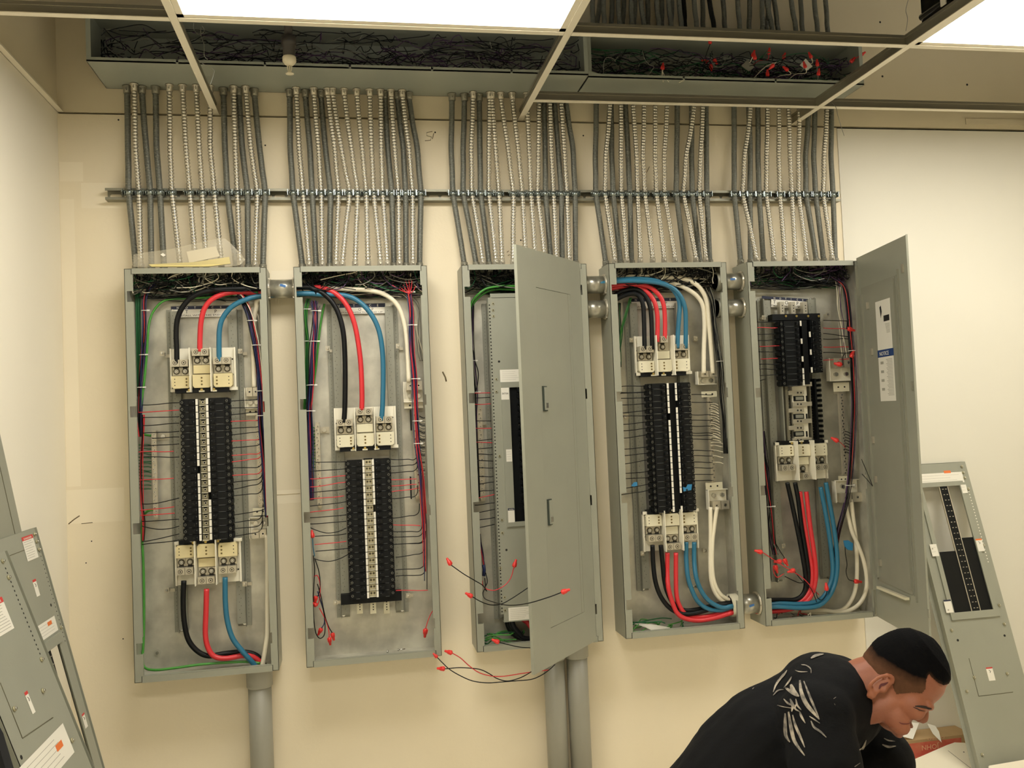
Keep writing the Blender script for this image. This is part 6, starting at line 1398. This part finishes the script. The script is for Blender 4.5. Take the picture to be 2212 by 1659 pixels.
# shoulders and torso line
sh = PW(1792, 1508, YH-.05); hip = PW(1478, 1850, YH-.05); spine = [sh, (sh*.66+hip*.34)+np.array([-.02, 0, .02]), (sh*.3+hip*.7)+np.array([-.02, 0, .015]), hip]
nk0 = PW(1842, 1500); nk1 = PW(1895, 1480)
ZK = ZF+.06
KN = {}; AN = {}
for s in (-1, 1): k_ = hip+RV*(.30 if s == 1 else .12)-sd*s*.15; k_[2] = ZK; KN[s] = k_; a_ = k_-RV*.40; a_[2] = ZF+.055; AN[s] = a_
def body(m, g=0.0, part='all'):
    """g grows the form for clothing"""
    if part in ('all', 'shirt'):
        limb(m, [sh+np.array([.02, 0, -.01])]+spine[1:], [.080+g, .104+g, .104+g, .112+g], 1.42)
        ell(m, sh+np.array([-.005, 0, -.01]), (.095+g, .175+g, .088+g), (RV, sd, UV))
        for s in (-1, 1):
            S = sh+RV*(.05 if s == 1 else -.015)-sd*s*.150-UV*(.05 if s == 1 else .035); arm = ARM[s]
            ell(m, S, (.060+g, .056+g, .060+g), (RV, sd, UV))
            limb(m, [S]+([arm[0]*.55+S*.45] if part == 'shirt' else [arm[0]]), [.052+g, (.050 if part == 'shirt' else .045)+g*1.5])
            if part == 'all': limb(m, [arm[0], (arm[0]+arm[1])/2, arm[1]], [.044, .040, .027]); hand(m, arm[1], arm[2])
    if part in ('all', 'pants'):
        ell(m, hip+np.array([-.02, 0, -.02]), (.135+g, .175+g, .13+g), (RV, sd, UV))
        for s in (-1, 1):
            Hq = hip-sd*s*.09+np.array([0, 0, -.03]); Kn = KN[s]
            An = AN[s]; limb(m, [Hq, (Hq+Kn)/2, Kn], [.095+g, .080+g, .058+g]); limb(m, [Kn, (Kn*.6+An*.4)+np.array([0, 0, .01]), An], [.056+g, .056+g, .038+g])
ARM = {-1: (PW(1800, 1760, YH+.16), PW(1990, 1820, YH+.12), (.8, .2, -.5)), 1: (PW(1945, 1715, YH-.17), PW(2060, 1790, YH-.10), (.8, -.2, -.5))}
def hand(m, w, d):
    d = np.array(d, float); d /= np.linalg.norm(d); y = np.array([0, 1., 0]); y -= d*(y@d); y /= np.linalg.norm(y); nrm = np.cross(d, y)
    if nrm[2] > 0: nrm = -nrm
    ell(m, w+d*.05, (.05, .042, .016), (d, y, nrm))
    for k, (o, L) in enumerate(((-.030, .062), (-.010, .075), (.010, .080), (.030, .070))):
        p = w+d*.085+y*o; limb(m, [p, p+d*L*.45+nrm*.006, p+d*L*.75+nrm*.022, p+d*L*.85+nrm*.04], [.0092, .0088, .0082, .0075], n=10)
    p = w+d*.03-y*.036; limb(m, [p, p+d*.03-y*.025+nrm*.008, p+d*.055-y*.03+nrm*.02], [.012, .010, .0085], n=10)
m = MB(); body(m)
limb(m, [nk0+np.array([-.03, 0, -.03]), nk0+np.array([.005, 0, 0]), nk1+np.array([.0, 0, 0]), nk1+np.array([.035, 0, -.015])], [.068, .060, .058, .052])
headmesh(m, .955)
def he(x, y, s, r, n=14): f, u = loc2(x, y); ell(m, hp(f, u, s), r, (fw, up, sd), n=n, k=10)
for s in (-1, 1):
    he(1968, 1522, s*.046, (.030, .024, .014)); he(1930, 1545, s*.042, (.040, .024, .014)); he(1903, 1530, s*.046, (.022, .045, .012))   # cheek, jaw
    he(2006, 1523, s*.028, (.011, .008, .022))       # brow ridge
    he(1991, 1531, s*.030, (.010, .011, .014))       # closed lid / eyeball
# nose wedge: bridge to tip
f0, u0 = loc2(2003, 1530); f1, u1 = loc2(1997, 1562); f2_, u2_ = loc2(1984, 1560)
limb(m, [hp(f0-.010, u0, 0), hp((f0+f1)/2-.006, (u0+u1)/2, 0), hp(f1-.010, u1+.003, 0)], [.0075, .010, .0115], n=14)
for s in (-1, 1): ell(m, hp(f2_-.007, u2_+.004, s*.011), (.010, .0075, .0065), (fw, up, sd), n=10, k=8)
he(1966, 1566, 0, (.008, .0045, .019)); he(1953, 1573, 0, (.009, .005, .017)); he(1938, 1580, 0, (.014, .010, .018))
# ears
for s in (-1, 1):
    f, u = loc2(1905, 1480); cst = hp(f, u, s*.070); pts = []
    for a in np.linspace(-2.2, 2.3, 12): pts.append(cst+(fw*(-math.cos(a)*.012-.002)+up*(math.sin(a)*.026))+sd*s*(.007+.006*math.cos(a)))
    limb(m, pts, [.0042]*12, n=8); ell(m, cst-up*.026+fw*.004+sd*s*.004, (.009, .011, .006), (fw, up, sd)); ell(m, cst+fw*.0, (.013, .023, .005), (fw, up, sd))
    ell(m, cst+fw*.010-up*.002+sd*s*.006, (.005, .008, .004), (fw, up, sd))
person = baked(m, 'person', skin_m, None, .0034, 4)
lo = np.array([person.location[0], person.location[1], person.location[2]])
tag(person, 'person with short black hair in a black printed t-shirt, bending down at lower right', 'person')
m = MB(); body(m, .013, 'shirt'); limb(m, [nk0-RV*.05-UV*.04-sd*.02, nk0-RV*.018-sd*.008-UV*.01], [.078, .068])
shirt = baked(m, 't_shirt', shirt_m, person, .006, 8, disp=.012)
m = MB(); body(m, .014, 'pants'); baked(m, 'trousers', jean_m, person, .008, 6, disp=.02)
for s in (-1, 1):
    An = AN[s]-RV*.04; An[2] = ZF+.05
    m = MB(); ell(m, An-RV*.02, (.08, .048, .046), (RV, sd, UV)); ell(m, An-RV*.06, (.06, .044, .045), (RV, sd, UV)); m.build('shoe', mat('brown_boot', (88, 66, 44), .6), person)
# hair shell with fade at the sides
hl = c7([(1290,700),(1262,748),(1200,765),(1140,742),(1075,690),(1030,640),(1005,700),(1000,800),(960,852),(850,842),(680,862),(645,800),(612,700),(560,650),(430,640),(340,620),(296,580),(280,520),(250,300),(700,60),(1350,300)])
dl = c7([(1292,700),(1262,748),(1200,765),(1140,742),(1075,690),(1030,640),(1010,700),(900,690),(800,650),(680,580),(560,500),(460,440),(390,330),(350,250),(700,60),(1350,300)])
HL = [loc2(*p) for p in hl]; DL = [loc2(*p) for p in dl]
def inside(p, poly):
    c = False; n = len(poly); j = n-1
    for i in range(n):
        xi, yi = poly[i]; xj, yj = poly[j]
        if (yi > p[1]) != (yj > p[1]) and p[0] < (xj-xi)*(p[1]-yi)/(yj-yi)+xi: c = not c
        j = i
    return c
def dist(p, poly):
    d = 9; n = len(poly)
    for i in range(n):
        a = np.array(poly[i]); b = np.array(poly[(i+1) % n]); q = np.array(p); t = max(0, min(1, ((q-a)@(b-a))/max(1e-12, (b-a)@(b-a)))); d = min(d, np.linalg.norm(q-a-t*(b-a)))
    return d
HS, HA = 240, 300; V = []; keep = []; fd = []; cu_ = (umin+umax)/2+.02
for i in range(HS):
    t = i/(HS-1); t = .004+.992*(.5-.5*math.cos(math.pi*t)); u = umin+(umax-umin)*t; a, b = fspan(u); w = hwid(u)
    for j in range(HA):
        th = 2*math.pi*j/HA; cx = (a+b)/2; hx_ = (b-a)/2; cs, sn = math.cos(th), math.sin(th); ex = .86 if cs > 0 else .8
        f = cx+hx_*math.copysign(abs(cs)**ex, cs); s = w*math.copysign(abs(sn)**.9, sn)
        q = (f, u); ok = inside(q, HL); dk = inside(q, DL); dd_ = dist(q, DL); k = (min(1, .5+dd_/.02) if dk else max(0, .5-dd_/.03)); e = dist(q, HL) if ok else 0
        th_ = .972+.030*k*min(1, e/.006+.2)+R_.uniform(-.006, .006)*k
        V.append(hp(.02+(f-.02)*th_, cu_+(u-cu_)*th_, s*th_)); keep.append(ok); fd.append(k)
m = MB(); fs = []
for i in range(HS-1):
    for j in range(HA):
        q = (i*HA+j, i*HA+(j+1) % HA, (i+1)*HA+(j+1) % HA, (i+1)*HA+j)
        if all(keep[x] for x in q): fs.append(q)
fs.append([(HS-1)*HA+j for j in range(HA)])
used = sorted({x for q in fs for x in q}); rm = {x: i for i, x in enumerate(used)}
m.add([V[x] for x in used], [[rm[x] for x in q] for q in fs], 0, True)
hm = bpy.data.materials.new('short_black_hair'); hm.use_nodes = True; nt = hm.node_tree; b = nt.nodes['Principled BSDF']; b.inputs['Roughness'].default_value = .9; b.inputs['Specular IOR Level'].default_value = .1
at = nt.nodes.new('ShaderNodeAttribute'); at.attribute_name = 'hair_cover'; nz = nt.nodes.new('ShaderNodeTexNoise'); nz.inputs['Scale'].default_value = 90; nz.inputs['Detail'].default_value = 6
ad = nt.nodes.new('ShaderNodeMath'); ad.operation = 'ADD'; sb = nt.nodes.new('ShaderNodeMath'); sb.operation = 'MULTIPLY_ADD'; sb.inputs[1].default_value = .5; sb.inputs[2].default_value = -.25
rp = nt.nodes.new('ShaderNodeValToRGB'); rp.color_ramp.elements[0].color = (*s2l((92, 64, 46)), 1); rp.color_ramp.elements[0].position = .0; rp.color_ramp.elements[1].color = (*s2l((7, 7, 8)), 1); rp.color_ramp.elements[1].position = .8
tc = nt.nodes.new('ShaderNodeTexCoord'); nt.links.new(tc.outputs['Object'], nz.inputs['Vector']); nt.links.new(nz.outputs['Fac'], sb.inputs[0]); nt.links.new(sb.outputs[0], ad.inputs[0]); nt.links.new(at.outputs['Fac'], ad.inputs[1]); nt.links.new(ad.outputs[0], rp.inputs[0]); nt.links.new(rp.outputs[0], b.inputs['Base Color'])
hair = m.build('hair', hm, person, label='short black hair with faded sides')
att = hair.data.attributes.new('hair_cover', 'FLOAT', 'POINT'); att.data.foreach_set('value', [float(fd[x]) for x in used])
# brow, lashes, mouth line laid on the skin by casting rays
def bvh(o):
    me = o.data; off_ = WL[o.name]; return BVHTree.FromPolygons([tuple(np.array(v.co[:])+off_) for v in me.vertices], [tuple(p.vertices) for p in me.polygons])
BP, BS = bvh(person), bvh(shirt)
def ribbon(B, name, parent, mt, strokes, lift=.0012, n=14):
    m = MB()
    for pts, w in strokes:
        q = smooth([(x, y, 0) for x, y in pts], 5); L = []
        for i, p in enumerate(q):
            t = np.array(q[min(i+1, len(q)-1)])-np.array(q[max(i-1, 0)]); t = t[:2]/max(1e-6, np.linalg.norm(t[:2])); nn = np.array([-t[1], t[0]]); ww = w*math.sin(math.pi*(.12+.80*i/(len(q)-1)))
            row = []
            for s in (-1, -.33, .33, 1):
                d = ray(p[0]+nn[0]*ww*s/2, p[1]+nn[1]*ww*s/2); h = B.ray_cast(Vector(C), Vector(d/np.linalg.norm(d)))
                row.append(None if h[0] is None else np.array(h[0])+np.array(h[1] if Vector(h[1]).dot(Vector(d)) < 0 else -h[1])*lift)
            L.append(row)
        for i in range(len(L)-1):
            for k in range(3):
                Q = (L[i][k], L[i][k+1], L[i+1][k+1], L[i+1][k])
                if all(x is not None for x in Q) and max(np.linalg.norm(Q[0]-Q[2]), np.linalg.norm(Q[1]-Q[3])) < .04: m.add(Q, [(0, 1, 2, 3)], 0, True)
    if m.v: return m.build(name, mt, parent)
dk_m = mat('dark_facial_hair', (40, 26, 22), .7)
ribbon(BP, 'eyebrow', person, dk_m, [(c7([(890,985),(960,990),(1030,1005),(1070,1012)]), 5.5)])
ribbon(BP, 'eyelashes', person, dk_m, [(c7([(870,995),(910,1012),(950,1030),(1000,1038)]), 2.2)])
ribbon(BP, 'mouth_line', person, mat('lip_shadow', (110, 52, 44), .6), [(c7([(715,1160),(750,1175),(800,1178),(840,1165)]), 2.6)])
ribbon(BP, 'ear_canal', person, mat('ear_inner', (84, 30, 26), .7), [(c7([(500,800),(520,760),(560,745),(600,725)]), 6)])
ribbon(BP, 'stubble', person, mat('stubble', (150, 96, 72), .7), [(c7([(700,1225),(640,1230),(600,1215)]), 5)])
c4 = lambda l: [(1460+x*.33996, 1320+y*.34002) for x, y in l]
pr_m = mat('pale_shirt_print', (170, 160, 142), .8, rgb2=(96, 92, 86), scale=60)
fe = [([(790,445),(800,520),(830,590),(870,640),(912,690)], 9), ([(815,450),(850,540),(880,610),(910,680)], 5), ([(700,650),(700,720),(705,790),(730,835)], 8), ([(720,640),(735,730),(760,830),(822,920)], 8),
      ([(745,660),(765,730),(795,800),(822,868)], 6), ([(790,640),(800,670),(825,715)], 5), ([(735,470),(750,510),(785,545)], 10), ([(700,490),(740,520),(775,545)], 7), ([(690,400),(670,430),(640,470),(620,520)], 5), ([(710,380),(690,410),(665,440)], 4),
      ([(740,420),(720,455),(690,490)], 4), ([(860,700),(880,740),(920,770),(955,805)], 5), ([(850,670),(880,690),(915,715)], 3), ([(770,590),(760,620),(790,640)], 4), ([(690,560),(720,590),(760,600)], 4), ([(650,600),(690,610),(760,620)], 2),
      ([(800,345),(830,350),(858,370),(862,400)], 2.5), ([(760,380),(790,390),(840,390)], 2), ([(620,540),(650,510),(690,500)], 3), ([(730,560),(745,600),(740,640)], 6), ([(765,560),(775,600),(800,630)], 4)]
ribbon(BS, 'wing_print', shirt, pr_m, [(c4(p), w) for p, w in fe], lift=.002)
ribbon(BS, 'shirt_print', shirt, pr_m, [(c4(p), w) for p, w in [([(860,305),(890,288),(940,278)], 6), ([(560,420),(572,410),(582,425)], 4), ([(500,455),(520,445),(535,440)], 3), ([(490,500),(500,490)], 4), ([(480,480),(530,450)], 2), ([(1000,560),(1015,550)], 3), ([(1005,590),(1010,600)], 2),
   ([(1160,885),(1185,865),(1205,815)], 5), ([(1310,850),(1350,865),(1395,860)], 5), ([(1320,810),(1350,825),(1390,830)], 3), ([(1130,990),(1165,965)], 5)]], lift=.002)
